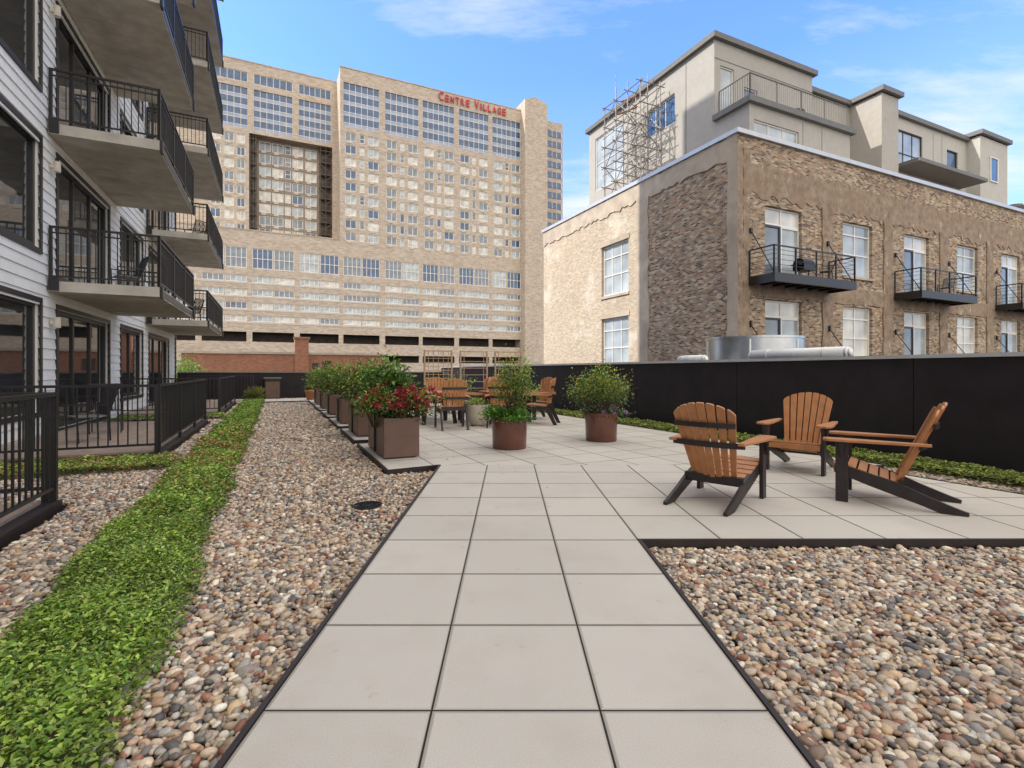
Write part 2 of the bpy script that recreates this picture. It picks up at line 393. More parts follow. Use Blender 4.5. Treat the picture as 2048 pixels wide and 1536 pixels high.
PEB=[(.62,.49,.34),(.54,.41,.28),(.35,.31,.26),(.17,.15,.135),(.53,.36,.24),(.33,.15,.09),(.82,.74,.60),(.56,.39,.22),(.43,.36,.28),(.64,.52,.39),(.28,.19,.13),(.68,.55,.40),(.46,.43,.38),(.11,.10,.095),(.23,.21,.19),(.40,.24,.15),(.58,.46,.33)]
def pebbles(x0,x1,y0,y1,sp,size,T,zb,umax=1.3):
    gx=np.arange(x0,x1,sp); gy=np.arange(y0,y1,sp)
    X,Y=np.meshgrid(gx,gy); X=X.ravel()+rng.uniform(-.5,.5,X.size)*sp; Y=Y.ravel()+rng.uniform(-.5,.5,Y.size)*sp
    k=gravel_mask(X,Y)&(np.abs(X/np.maximum(Y,.4))<umax); X=X[k];Y=Y[k]; n=len(X)
    r=size*np.exp(rng.normal(0,.26,n))/2
    sc=np.stack([r*rng.uniform(.95,1.45,n),r*rng.uniform(.8,1.05,n),r*rng.uniform(.5,.75,n)],1)
    tv,tf=T; m=len(tv)
    V=np.tile(tv,(n,1,1))
    k1=rng.normal(0,1.3,(n,1,3)); V=V*(1+.10*np.sin((V*k1).sum(2,keepdims=True)+rng.uniform(0,6,(n,1,1))))
    V*=sc[:,None,:]
    ax=rng.normal(0,.26,n); ay=rng.normal(0,.26,n); az=rng.uniform(0,6.28,n)
    ca,sa=np.cos(ax)[:,None],np.sin(ax)[:,None]; y=V[:,:,1]*ca-V[:,:,2]*sa; z=V[:,:,1]*sa+V[:,:,2]*ca; V[:,:,1]=y;V[:,:,2]=z
    ca,sa=np.cos(ay)[:,None],np.sin(ay)[:,None]; x=V[:,:,0]*ca+V[:,:,2]*sa; z=-V[:,:,0]*sa+V[:,:,2]*ca; V[:,:,0]=x;V[:,:,2]=z
    ca,sa=np.cos(az)[:,None],np.sin(az)[:,None]; x=V[:,:,0]*ca-V[:,:,1]*sa; y=V[:,:,0]*sa+V[:,:,1]*ca; V[:,:,0]=x;V[:,:,1]=y
    V[:,:,0]+=X[:,None];V[:,:,1]+=Y[:,None];V[:,:,2]+=(zb+rng.uniform(-.009,.012,n))[:,None]
    F=(tf[None]+(np.arange(n)*m)[:,None,None]).reshape(-1,3)
    return V.reshape(-1,3),F,np.repeat(pal(n,PEB,.15),m,axis=0)
def merge(parts):
    Vs=[];Fs=[];Cs=[];o=0
    for V,F,c in parts: Vs.append(V);Fs.append(F+o);Cs.append(c);o+=len(V)
    return np.concatenate(Vs),np.concatenate(Fs),np.concatenate(Cs)
A=merge([pebbles(-5.5,5,.9,4.2,.0245,.032,T2,-.060),pebbles(-5.5,5,.9,4.2,.045,.044,T2,-.082),
 pebbles(-10,7,4.2,9,.028,.038,T1,-.062),pebbles(-14,7,9,27,.05,.060,T1,-.07,1.1)])
struct(obj('gravel',npmesh('gravel',*A,'pebble',True)),'stuff','loose multicoloured river pebbles','gravel')

def cover(g,dens,L,cols,top=.1,red=False,wob=.03):
    u0,u1,v0,v1=g
    Pn=[];Ln=[];Cn=[];Dn=[]
    nv=int((v1-v0)/.5)
    for i in range(nv):
        va=v0+i*(v1-v0)/nv; vb=va+(v1-v0)/nv
        x,y,_=W((u0+u1)/2,(va+vb)/2)
        D=max(y,1.2)
        if y<-.3: continue
        k=1 if D<4 else (.5 if D<8 else .25)
        n=int(dens*k*(u1-u0)*(vb-va)); s=1/math.sqrt(k)
        uu=rng.uniform(u0,u1,n); vv=rng.uniform(va,vb,n)
        e=np.minimum(np.minimum(uu-u0,u1-uu),.12)/.12
        uu+=wob*np.sin(vv*2.3)+wob*.6*np.sin(vv*7.1+1)+rng.normal(0,.022,n)
        lump=.5+.5*np.sin(uu*9+vv*3)*np.sin(vv*5.3-uu*4)
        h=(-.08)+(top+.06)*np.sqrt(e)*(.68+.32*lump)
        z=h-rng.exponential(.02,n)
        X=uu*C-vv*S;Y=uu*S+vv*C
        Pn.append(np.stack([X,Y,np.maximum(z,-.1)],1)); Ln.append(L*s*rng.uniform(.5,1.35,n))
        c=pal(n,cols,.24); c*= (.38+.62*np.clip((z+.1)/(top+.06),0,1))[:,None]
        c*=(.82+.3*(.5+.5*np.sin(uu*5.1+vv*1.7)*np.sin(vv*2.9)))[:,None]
        if red:
            t=np.exp(-((vv-9.5)/3)**2)*.5; q=rng.random(n)<t*(.4+.6*(np.sin(vv*4+uu*6)>0)); c[q]=pal(q.sum(),[(.40,.17,.08),(.38,.24,.09),(.44,.32,.10)],.2)
        Cn.append(c)
        a=rng.uniform(0,6.28,n); Dn.append(np.stack([np.cos(a),np.sin(a),rng.uniform(-.1,.8,n)],1))
    return np.concatenate(Pn),np.concatenate(Dn),np.concatenate(Ln),np.concatenate(Cn)
G1=[(.30,.44,.055),(.22,.36,.045),(.38,.52,.08),(.12,.24,.035),(.46,.56,.13),(.17,.30,.04)]
G2=[(.32,.42,.07),(.42,.48,.10),(.22,.32,.06),(.16,.25,.05),(.50,.50,.15)]
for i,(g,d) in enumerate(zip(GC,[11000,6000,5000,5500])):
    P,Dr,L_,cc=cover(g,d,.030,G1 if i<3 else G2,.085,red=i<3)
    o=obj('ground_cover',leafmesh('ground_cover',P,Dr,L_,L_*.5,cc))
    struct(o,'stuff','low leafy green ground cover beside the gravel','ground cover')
# a few dropped leaves and petals on the pavers
n=70; uu=rng.uniform(1.5,6.8,n); vv=rng.uniform(4.5,14,n); uu[:30]=rng.uniform(1.9,2.8,30); vv[:30]=rng.uniform(6.6,9,30)
P=np.stack([uu*C-vv*S,uu*S+vv*C,np.full(n,.004)],1); k=P[:,1]>4; P=P[k]; n=len(P); a_=rng.uniform(0,6.28,n)
struct(obj('leaf_litter',leafmesh('leaf_litter',P,np.stack([np.cos(a_),np.sin(a_),np.full(n,.08)],1),rng.uniform(.012,.035,n),rng.uniform(.008,.018,n),pal(n,[(.3,.2,.08),(.4,.05,.05),(.25,.28,.06),(.2,.12,.06)],.2))),'stuff','small dropped leaves and petals on the pavers','leaves')

mb=MB(); 
for r in (.05,.09,.13): mb.lathe([(r-.006,.0),(r-.006,.014),(r+.004,.014),(r+.004,0)],24)
for i in range(8):
    a_=i*math.pi/8; mb.beam((math.cos(a_)*.13,math.sin(a_)*.13,.005),(-math.cos(a_)*.13,-math.sin(a_)*.13,.005),.006,.01)
tag(obj('drain_grate',mb.mesh('drain_grate',['black']),loc=(-1.33,4.72,-.044)),'round black drain grate set in the pebbles','drain')

# ---------------------------------------------------------------- railings
def rail_mb(mb,p,q,z0,h,sp=.115,post=True,double=False):
    p=Vector((p[0],p[1],0));q=Vector((q[0],q[1],0));L=(q-p).length;d=(q-p)/L
    Z=lambda z:Vector((0,0,z))
    mb.beam(p+Z(z0+h-.02),q+Z(z0+h-.02),.045,.04)
    mb.beam(p+Z(z0+.1),q+Z(z0+.1),.03,.03)
    if double: mb.beam(p+Z(z0+h-.13),q+Z(z0+h-.13),.03,.025)
    n=max(2,int(L/sp))
    for i in range(1,n): 
        a=p+d*L*i/n; mb.beam(a+Z(z0+.1),a+Z(z0+h-.03),.016,.016)
    if post:
        k=max(1,round(L/1.8))
        for i in range(k+1):
            a=p+d*L*i/k; mb.beam(a+Z(z0-.02),a+Z(z0+h),.05,.05)
def railing(pts,z0,h,label,grp='black metal railings around the patio decks'):
    for i in range(len(pts)-1):
        mb=MB(); p,q=pts[i],pts[i+1]
        rail_mb(mb,(0,0),(q[0]-p[0],q[1]-p[1]),0,h)
        tag(obj('metal_railing',mb.mesh('metal_railing',['black']),loc=W(p[0],p[1],z0),rz=TH),label,'railing',grp)
railing([(-1.9,-1),(-1.9,6.1)],.03,1.0,'black metal railing along a ground floor deck')
railing([(-1.96,6.1),(-3.85,6.1)],.03,1.0,'black metal railing closing the end of a deck')
railing([(-3.85,9.05),(-1.62,9.05)],.03,1.0,'black metal railing closing the end of a deck')
railing([(-1.6,9.1),(-1.6,14.6)],.03,1.0,'black metal railing along a ground floor deck')
railing([(-3.85,17.05),(-1.52,17.05)],.03,1.0,'black metal railing closing the end of a deck')
railing([(-1.5,17.1),(-1.5,23.1)],.03,1.0,'black metal railing along a ground floor deck')
railing([(-3.4,25.2),(-.9,25.2)],-.05,1.1,'black metal railing in front of the low end wall')
for d in DECK:
    mb=MB(); mb.box(d[0],d[1],d[2],d[3],-.13,.0); mb.mi=1
    mb.box(d[0],d[1]-.12,d[2]+.12,d[3]-.12,.0,.025)
    o=obj('patio_deck',mb.mesh('patio_deck',['edging','deck']),rz=TH); struct(o)

# ---------------------------------------------------------------- window helper
def win_parts(w,h,cols,rows,fm,gm,fw=.06,mw=.035,dep=.06,rowpos=None):
    f=MB(); f.box(0,fw,-dep,0,0,h);f.box(w-fw,w,-dep,0,0,h);f.box(fw,w-fw,-dep,0,0,fw);f.box(fw,w-fw,-dep,0,h-fw,h)
    for i in range(1,cols):
        x=w*i/cols; f.box(x-mw/2,x+mw/2,-dep*.8,0,fw,h-fw)
    rp=rowpos or [j/rows for j in range(1,rows)]
    for r in rp:
        f.box(fw,w-fw,-dep*.9,-.002,h*r-mw/2,h*r+mw/2)
    g=MB(); g.add([(fw/2,-.015,fw/2),(w-fw/2,-.015,fw/2),(w-fw/2,-.015,h-fw/2),(fw/2,-.015,h-fw/2)],[(0,1,2,3)])
    return f.mesh('frame',[fm]),g.mesh('glass',[gm])
_wc={}
def window(parent,loc,rz,w,h,cols,rows,fm,gm,name='window',rowpos=None,single=False,fw=.06,mw=.035):
    k=(round(w,2),round(h,2),cols,rows,fm,gm,str(rowpos),single,fw)
    if k not in _wc:
        if single:
            f=MB(); f.box(0,w,-.02,0,0,h)
            f.mi=1
            for x in [0]+[w*i/cols-mw/2 for i in range(1,cols)]+[w-fw]: f.box(x,x+(fw if x in(0,w-fw) else mw),-.09,-.02,0,h)
            for z in [0]+[h*i/rows-mw/2 for i in range(1,rows)]+[h-fw]: f.box(fw+.001,w-fw-.001,-.087,-.021,z,z+(fw if z in(0,h-fw) else mw))
            _wc[k]=f.mesh('window',[gm,fm])
        else: _wc[k]=win_parts(w,h,cols,rows,fm,gm,fw,mw,rowpos=rowpos)
    if single: return obj(name,_wc[k],parent,loc,rz)
    e=obj(name,_wc[k][0],parent,loc,rz); obj('glass',_wc[k][1],e)
    return e

# ---------------------------------------------------------------- left apartment building
lb=tag(obj('apartment_building',None,rz=TH),'white clapboard apartment building with stacked concrete balconies','building')
UW=-3.98; FL=[0.02+3.02*i for i in range(7)]
holes=[];wins=[]
for i,z in enumerate(FL):
    zf=z
    holes.append((8.2,12.04,zf+.45,zf+2.48)); wins.append((8.2,3.84,zf+.45,2.03,2,'w'))
    holes.append((12.9,16.27,zf+.05,zf+2.45)); wins.append((12.9,3.37,zf+.05,2.4,3,'door'))
    holes.append((17.45,19.9,zf+.45,zf+2.45)); wins.append((17.45,2.45,zf+.45,2.0,2,'w'))
    holes.append((20.9,24.3,zf+.05,zf+2.45)); wins.append((20.9,3.4,zf+.05,2.4,3,'door'))
    holes.append((1.5,6.5,zf+.45,zf+2.48)); wins.append((1.5,5.0,zf+.45,2.03,3,'w'))
wl=MB(); zt=36
z=-.14
while z<zt:
    hs=sorted([h for h in holes if h[2]<z+.1 <h[3]])
    segs=[];a0=-12
    for h in hs: segs.append((a0,h[0]));a0=h[1]
    segs.append((a0,25.9))
    for s0,s1 in segs:
        wl.add([(UW+.028,s0,z),(UW+.028,s1,z),(UW+.006,s1,z+.2),(UW+.006,s0,z+.2),(UW-.01,s0,z),(UW-.01,s1,z)],[(0,1,2,3),(0,1,5,4),(0,3,4),(1,2,5)])
    z+=.2
wl.wall('u',UW,-12,25.85,-.14,zt,holes,-.15)
wl.box(UW-14,UW-.3,-12,25.85,-4.9,zt)
wl.box(UW-14,UW+.0,25.85,25.95,-4.9,zt)
obj('wall',wl.mesh('wall',['siding']),lb)
for h in holes:
    tr=MB()
    for (a0,a1,b0,b1) in [(h[0]-.09,h[0],h[2]-.09,h[3]+.09),(h[1],h[1]+.09,h[2]-.09,h[3]+.09),(h[0],h[1],h[3],h[3]+.09),(h[0],h[1],h[2]-.09,h[2])]:
        tr.box(UW+.0,UW+.045,a0,a1,b0,b1)
    obj('window_trim',tr.mesh('window_trim',['frameD']),lb)
boxpart('corner_trim',lb,'frameD',UW-.02,UW+.05,25.75,25.97,-.14,zt)
for (v0,w_,z0,h_,c_,k) in wins:
    window(lb,(UW-.10,v0,z0),math.pi/2,w_,h_,c_,1,'frameD','glassD',name='door' if k=='door' else 'window',fw=.09,mw=.09)
lm=MB(); lm.cyl((0,0,-.1),(0,0,.1),.055,n=14); lm.box(-.1,0,-.03,.03,-.03,.03)
lme=lm.mesh('wall_lamp',['bowl'])
for i in range(4): obj('wall_lamp',lme,lb,(UW+.14,12.5,FL[i]+2.15))
def balcony(v0,v1,zb):
    e=obj('balcony',None,lb,(0,0,0))
    s=MB(); uo=-2.17
    s.box(UW+.03,uo,v0,v1,zb,zb+.2)
    for k in range(1,8):
        vv=v0+(v1-v0)*k/8; s.box(UW+.03,uo-.08,vv-.004,vv+.004,zb-.004,zb)
    obj('slab',s.mesh('slab',['conc']),e)
    r=MB()
    rail_mb(r,(UW+.06,v0+.04),(uo-.02,v0+.04),zb+.2,1.07,double=True)
    rail_mb(r,(uo-.01,v0+.04),(uo-.01,v1-.04),zb+.2,1.07,double=True)
    rail_mb(r,(UW+.06,v1-.04),(uo-.02,v1-.04),zb+.2,1.07,double=True)
    r.box(uo,uo+.012,v0,v1,zb+.03,zb+.17)
    for vv in (v0+.1,v1-.1): r.box(uo-.0,uo+.05,vv-.08,vv+.08,zb-.03,zb+.22)
    r.box(UW+.05,UW+.2,v0-.05,v0,zb+.02,zb+.3)
    obj('railing',r.mesh('railing',['black']),e)
for zb in (2.76,5.79,8.82,11.85,14.88): balcony(12.4,17.1,zb)
for zb in (2.80,5.83,8.86,11.9,14.92,17.9): balcony(20.4,25.9,zb)

# ---------------------------------------------------------------- parapets
pw=tag(obj('parapet_wall',None,rz=TH),'dark panelled parapet wall with pale metal cap','wall')
mb=MB(); v=-14
while v<26: 
    mb.box(8.2,8.4,v+.006,min(v+3.0,26.3)-.006,-.14,1.41); v+=3.0
mb.box(8.212,8.39,-14,26.2,-.14,1.40)
obj('wall',mb.mesh('wall',['wallD']),pw)
boxpart('cap',pw,'cap',8.15,8.46,-14,26.3,1.41,1.46)
pw=tag(obj('parapet_wall',None,rz=TH),'low dark parapet wall closing the terrace end','wall')
boxpart('wall',pw,'wallD',-3.9,8.14,26,26.2,-.14,1.14)
boxpart('cap',pw,'trim',-3.9,8.13,25.95,26.25,1.14,1.19)
cbn=tag(obj('utility_cabinet',None,loc=W(-.45,25.3,0),rz=TH),'brown metal utility cabinet against the low wall','cabinet')
mb=MB(); mb.box(0,.66,0,.5,-.1,.88); obj('body',mb.mesh('body',['edging']),cbn,bevel=.01)
mb=MB(); mb.box(.04,.62,-.02,0,0,.74); mb.box(.5,.54,-.05,-.02,.35,.5); obj('door',mb.mesh('door',['plantbox']),cbn)
boxpart('lid',cbn,'trim',-.04,.7,-.05,.54,.88,.93)

# ---------------------------------------------------------------- high-rise
cv=tag(obj('high_rise_building',None,rz=TH),'tan brick high-rise with blue glazed top floors','building')
bays=[-32.4,-23.1,-13.8,-4.5,4.9,14.1,23.6,32.7,42.1,51.3]
cvw=[]; pod=[]; tow=[]; wing=[]; inner=[]
strips=[(20.2,21.6),(17.3,18.7),(14.5,15.9),(11.8,13.1)]
for bi,b in enumerate(bays):
    for s in (0,4.25):
        pod.append((b+s,b+s+4.0,23.2,27.5)); cvw.append((b+s,23.2,4.0,4.3,120,4,2,'frameW',['glassG','glassC','glassG','glassL','glassC'][(bi*2+(s>0))%5],'podium_window'))
    for j,(z0,z1) in enumerate(strips):
        for s,ww in ((0,4.0),(4.2,4.1)):
            pod.append((b+s,b+s+ww,z0,z1)); cvw.append((b+s,z0,ww,z1-z0,120,4,1,'frameW',random.choice(['glassL','glassM','glassL','glassG']),'ribbon_window'))
gar=[(b,b+8.2,7.5,9.6) for b in bays]+[(b,b+8.2,3.2,4.9) for b in bays[6:]]
small=[]
for bi,b in enumerate(bays[5:]):
    tow.append((b,b+8.1,57.6,67.6))
    for r in range(9):
        zc=55.2-2.87*r
        for s,ww in ((.4,2.5),(3.65,1.1),(5.5,2.5)):
            if bi%2: s=8.3-s-ww
            tow.append((b+s,b+s+ww,zc-.95,zc+1.0)); small.append((b+s,zc-.95,ww,1.95,120))
for bi,b in enumerate([-13.8,-4.5,4.9]):
    wd=8.1 if bi<2 else 7.2
    wing.append((b,b+wd,55.8,65.0)); wing.append((b,b+wd,66.3,68.6))
VI=129.2
for r in range(8):
    zc=53.4-2.87*r
    for u,ww in ((-13,2.0),(-10.4,2.0),(-7.9,1.7)):
        wing.append((u,u+ww,zc-.95,zc+1.0)); small.append((u,zc-.95,ww,1.95,127))
    for u,ww in ((-3.4,2.4),(-.7,2.4),(2.0,1.3),(3.6,2.4),(6.4,2.6)):
        inner.append((u,u+ww,zc-1.05,zc+1.1)); small.append((u,zc-1.05,ww,2.15,VI))
wing.append((-5.4,12.4,31.2,55.0))
slots=((-5.3,-3.9),(9.6,12.3))
mb=MB()
mb.wall('v',120,-42,13.4,-5,31.2,pod+gar,.25)
mb.wall('v',120,13.4,60,-5,70.9,pod+gar+tow,.25)
mb.wall('v',127,-30,13.4,31.2,70.9,wing,.25)
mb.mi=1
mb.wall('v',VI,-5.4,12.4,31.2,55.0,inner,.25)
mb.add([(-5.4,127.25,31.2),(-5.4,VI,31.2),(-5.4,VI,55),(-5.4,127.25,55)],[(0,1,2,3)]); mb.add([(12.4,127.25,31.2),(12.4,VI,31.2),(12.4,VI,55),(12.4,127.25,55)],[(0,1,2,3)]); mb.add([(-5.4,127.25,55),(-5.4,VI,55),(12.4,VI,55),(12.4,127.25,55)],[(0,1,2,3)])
mb.mi=0
mb.box(-42,13.4,120.6,127,31.0,31.2)
mb.add([(13.4,120,31.2),(13.4,127,31.2),(13.4,127,70.9),(13.4,120,70.9)],[(0,1,2,3)])
mb.box(13.5,59.9,124,145,31.2,70.5); mb.box(-30,13.3,130.5,145,31.2,70.5); mb.box(-42,60,126,145,-5,31)
mb.box(59.6,66.4,117.6,135,-5,73); mb.box(66.4,73.8,122,135,-5,71.2)
mb.add([(59.6,117.6,73),(63,117.6,74.2),(63,135,74.2),(59.6,135,73),(66.4,117.6,73),(66.4,135,73)],[(0,1,2,3),(1,4,5,2),(0,1,4)])
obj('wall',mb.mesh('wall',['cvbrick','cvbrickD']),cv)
for z in (7.3,9.8,3.0,5.0): boxpart('garage_floor',cv,'dark',-42,59.5,120.3,126,z-.25,z)
boxpart('interior',cv,'dark',-42,59.5,123.6,123.9,-5,31)
boxpart('interior',cv,'dark',13.8,59.5,120.7,120.8,31.5,70)
boxpart('interior',cv,'recess',-30,-5.6,127.6,127.9,31.5,54)
boxpart('interior',cv,'recess',-5.3,12.3,129.8,130.1,31.5,54.9)
boxpart('interior',cv,'recess',-30,13.2,129.3,129.6,55.2,70)
for j,(z0,z1) in enumerate(strips): boxpart('sill_band',cv,'concP',-41.9,59.5,119.94,119.998,z0-.38,z0-.08)
for u0,u1 in slots:
    mb=MB()
    for x in (u0+.15,(u0+u1)/2,u1-.15): mb.box(x-.07,x+.07,127.4,127.52,31.3,54.9)
    for r in range(8):
        z=31.3+2.87*r
        a_,b2=(u0,u1) if r%2 else (u1,u0)
        mb.beam((a_,127.8,z),(b2,127.8,z+2.6),.2,.22); mb.box(u0,u1,127.55,129.1,z+2.6,z+2.8); mb.box(u0,u1,127.41,127.47,z+.9,z+1.02)
    mb.box(u0+.05,u1-.05,128.9,129.1,31.3,54.9)
    obj('fire_stair',mb.mesh('fire_stair',['stair']),cv)
for b6 in ((13.3,59.6,119.9,120.2,70.9,71.15),(-30,13.3,126.9,127.2,70.9,71.15),(-42,13.3,119.9,120.2,31.2,31.45)): boxpart('roof_cap',cv,'concL',*b6)
for (u,z,ww,hh,v_,c_,r_,fm,gm,nm) in cvw: window(cv,(u,v_+.22,z),0,ww,hh,c_,r_,fm,gm,name=nm,single=True,fw=.13,mw=.12)
def glazed(u,z0,ww,hh,v_,rows):
    f=MB(); rh=hh/rows; nc=6
    for r in range(rows):
        f.mi=0; f.box(0,ww,-.02,0,r*rh+rh*.33,(r+1)*rh)
        f.mi=2; f.box(0,ww,-.03,0,r*rh,r*rh+rh*.33)
        f.mi=1; f.box(0,ww,-.09,-.03,r*rh+rh*.33-.05,r*rh+rh*.33+.05); f.box(0,ww,-.091,-.03,r*rh-.04,r*rh+.04)
    for i in range(nc+1):
        x=ww*i/nc; f.box(x-.045,x+.045,-.12,-.03,0,hh)
    obj('glazed_bay',f.mesh('glazed_bay',['glassC','frameW','spandrel']),cv,(u,v_+.22,z0))
for b in bays[5:]: glazed(b,57.6,8.1,10,120,4)
for bi,b in enumerate([-13.8,-4.5,4.9]):
    wd=8.1 if bi<2 else 7.2
    glazed(b,55.8,wd,9.2,127,4); window(cv,(b,127.22,66.3),0,wd,2.3,6,1,'frameW','glassC',name='podium_window',single=True,fw=.12,mw=.10)
sd_=MB(); sd_.box(0,6.2,-.1,0,0,1.7); sd_.mi=1
for x in (0,1.5,3.1,4.6,6.1): sd_.box(x,x+.12,-.16,-.1,0,1.7)
sdm=sd_.mesh('side_window',['glassC','frameW'])
for r in range(14): obj('side_window',sdm,cv,(67.1,122,66.9-2.87*r))
small.sort(key=lambda s:(-s[1]+abs(s[0]-14)*.3))
kinds=['glassL','glassM','glassC','glassG','glassM','glassG']
rest=MB()
for i,(u,z,ww,hh,v_) in enumerate(small):
    if i<98: window(cv,(u,v_+.22,z),0,ww,hh,2 if ww>1.35 else 1,2 if ww<1.5 else 1,'frameW',kinds[random.randrange(6)],name='tower_window',single=True,fw=.14,mw=.12)
    else:
        rest.mi=random.choice([0,2,3,3,4,4]); y=v_+.22
        rest.box(u,u+ww,y-.02,y,z,z+hh); rest.mi=1
        rest.box(u,u+.14,y-.09,y-.02,z,z+hh);rest.box(u+ww-.14,u+ww,y-.09,y-.02,z,z+hh);rest.box(u+.14,u+ww-.14,y-.09,y-.02,z+hh-.14,z+hh);rest.box(u+.14,u+ww-.14,y-.09,y-.02,z,z+.14)
        if ww>1.35: rest.box(u+ww/2-.06,u+ww/2+.06,y-.09,y-.02,z+.14,z+hh-.14)
o=obj('tower_windows',rest.mesh('tower_windows',['glassL','frameW','glassC','glassM','glassG']),cv); o['kind']='stuff'
mb=MB()
for (u,z,ww,hh,v_) in small:
    if ww>1.35: mb.box(u+.4,u+1.4,v_-.12,v_+.05,z-.55,z-.08)
obj('air_conditioners',mb.mesh('air_conditioners',['bowl']),cv)['kind']='stuff'
sg=tag(obj('building_sign',None,loc=W(36.7,119.7,68.5),rz=TH),'red letters CENTRE VILLAGE along the tower roofline','sign')
x=0
cu=bpy.data.curves.new('t','FONT'); to=bpy.data.objects.new('t',cu); col.objects.link(to)
for ch in "CENTRE VILLAGE":
    if ch==' ': x+=.95; continue
    cu.body=ch; cu.size=1; cu.extrude=.1; cu.offset=.012
    bpy.context.view_layer.update()
    dg=bpy.context.evaluated_depsgraph_get(); me=bpy.data.meshes.new_from_object(to.evaluated_get(dg))
    vs=np.array([v.co[:] for v in me.vertices]); mn=vs.min(0);mx=vs.max(0)
    hh=2.15 if ch in 'CV' else 1.7
    ww=.3 if ch=='I' else (1.25 if hh>2 else .95)
    for v_ in me.vertices:
        c_=v_.co; v_.co=((c_.x-mn[0])/(mx[0]-mn[0])*ww,c_.z*1.0,(c_.y-mn[1])/(mx[1]-mn[1])*hh)
    me.materials.clear(); me.materials.append(M['red']); me.update()
    obj('letter',me,sg,(x,0,0)); x+=ww+.42
bpy.data.objects.remove(to)

# ---------------------------------------------------------------- brick warehouse
bb=tag(obj('brick_warehouse',None,rz=TH),'old mixed brick warehouse with concrete frame and steel balconies','building')
U0,V0=16.75,14.26
Rw=[(18.35,20.65,1),(23.5,25.75,0),(28.4,30.65,1),(33.4,35.6,0),(38.3,40.6,1),(43.3,45.5,0)]
hR=[];hL=[]
for a0,a1,d in Rw:
    hR.append((a0,a1,5.08 if d else 5.6,8.1)); hR.append((a0,a1,1.2 if d else 1.7,4.2))
hL=[(21.07,23.46,5.4,8.2),(21.07,23.46,1.4,4.15)]
mb=MB()
mb.wall('v',V0,U0,50,-5,10.75,hR,.22)
mb.wall('u',U0,V0,20.0,-5,10.75,[],.22)
mb.mi=1; mb.wall('u',U0,20.0,30.2,-5,10.75,hL,.22); mb.mi=0
mb.box(U0+.5,50,V0+.5,30.1,-5,10.6)
mb.add([(U0,V0,10.75),(50,V0,10.75),(50,V0+.5,10.75),(U0,V0+.5,10.75)],[(0,1,2,3)]);mb.add([(U0,V0+.5,10.75),(U0+.5,V0+.5,10.75),(U0+.5,30.2,10.75),(U0,30.2,10.75)],[(0,1,2,3)])
obj('wall',mb.mesh('wall',['brick','brickL']),bb)
def rough_band(name,mat,axis,a0,a1,z0,z1,t,amp=.09,step=.22):
    """thin render coat with a broken, uneven lower/upper edge"""
    m_=MB(); n=int((a1-a0)/step); lo=[z0+random.uniform(-amp,amp) for _ in range(n+1)]; hi=[z1+random.uniform(-amp,amp)*.7 for _ in range(n+1)]
    for i in range(n):
        x0=a0+(a1-a0)*i/n; x1=a0+(a1-a0)*(i+1)/n
        if axis=='v': m_.add([(x0,V0-t,lo[i]),(x1,V0-t,lo[i+1]),(x1,V0-t,hi[i+1]),(x0,V0-t,hi[i]),(x0,V0-.001,lo[i]),(x1,V0-.001,lo[i+1]),(x1,V0-.001,hi[i+1]),(x0,V0-.001,hi[i])],[(0,1,2,3),(0,1,5,4),(3,2,6,7)])
        else: m_.add([(U0-t,x0,lo[i]),(U0-t,x1,lo[i+1]),(U0-t,x1,hi[i+1]),(U0-t,x0,hi[i]),(U0-.001,x0,lo[i]),(U0-.001,x1,lo[i+1]),(U0-.001,x1,hi[i+1]),(U0-.001,x0,hi[i])],[(0,1,2,3),(0,1,5,4),(3,2,6,7)])
    obj(name,m_.mesh(name,[mat]),bb)
rough_band('stucco_band','brownst','v',U0-.02,50,8.4,9.75,.03,.16)
rough_band('stucco_band','brownst','v',U0-.02,50,4.3,5.02,.045,.04)
rough_band('parapet_band','concL','u',V0-.03,30.2,9.85,10.74,.05,.10)
def rough_pil(mat,axis,a0,a1,z0,z1,t,amp=.05,step=.3):
    m_=MB(); n=int((z1-z0)/step); L_=[a0+random.uniform(-amp,amp) for _ in range(n+1)]; R_=[a1+random.uniform(-amp,amp) for _ in range(n+1)]
    for i in range(n):
        za=z0+(z1-z0)*i/n; zb=z0+(z1-z0)*(i+1)/n
        P=(lambda a,z,d:(a,V0-d,z)) if axis=='v' else (lambda a,z,d:(U0-d,a,z))
        m_.add([P(L_[i],za,t),P(R_[i],za,t),P(R_[i+1],zb,t),P(L_[i+1],zb,t),P(L_[i],za,.001),P(R_[i],za,.001),P(R_[i+1],zb,.001),P(L_[i+1],zb,.001)],[(0,1,2,3),(1,5,6,2),(0,4,7,3)])
    obj('pilaster',m_.mesh('pilaster',[mat]),bb)
for a0,a1 in [(17.0,17.4),(22.0,22.7),(26.6,27.35),(31.6,32.35),(36.5,37.25),(41.5,42.2),(46.4,47.1)]: rough_pil('brownst','v',a0,a1,-5,8.5 if a0>17.5 else 10.2,.06)
boxpart('pilaster',bb,'brownst',U0-.05,17.0,V0-.062,V0-.004,-5,10.3)
boxpart('pilaster',bb,'concL',U0-.062,U0-.055,V0-.06,14.5,-5,10.3)
rough_pil('concL','u',14.3,14.72,-5,10.0,.056); rough_pil('concL','u',19.5,20.35,-5,9.95,.06,.08)
for h in hL: boxpart('sill',bb,'concL',U0-.07,U0+.05,h[0]-.06,h[1]+.06,h[2]-.14,h[2]); boxpart('lintel',bb,'concL',U0-.04,U0+.05,h[0]-.1,h[1]+.1,h[3],h[3]+.25)
for h in hR: boxpart('sill',bb,'concL',h[0]-.06,h[1]+.06,V0-.1,V0+.05,h[2]-.12,h[2])
boxpart('parapet_cap',bb,'cap',U0-.12,50,V0-.12,V0+.45,10.75,10.93); boxpart('parapet_cap',bb,'cap',U0-.12,U0+.45,V0+.45,30.3,10.75,10.93)
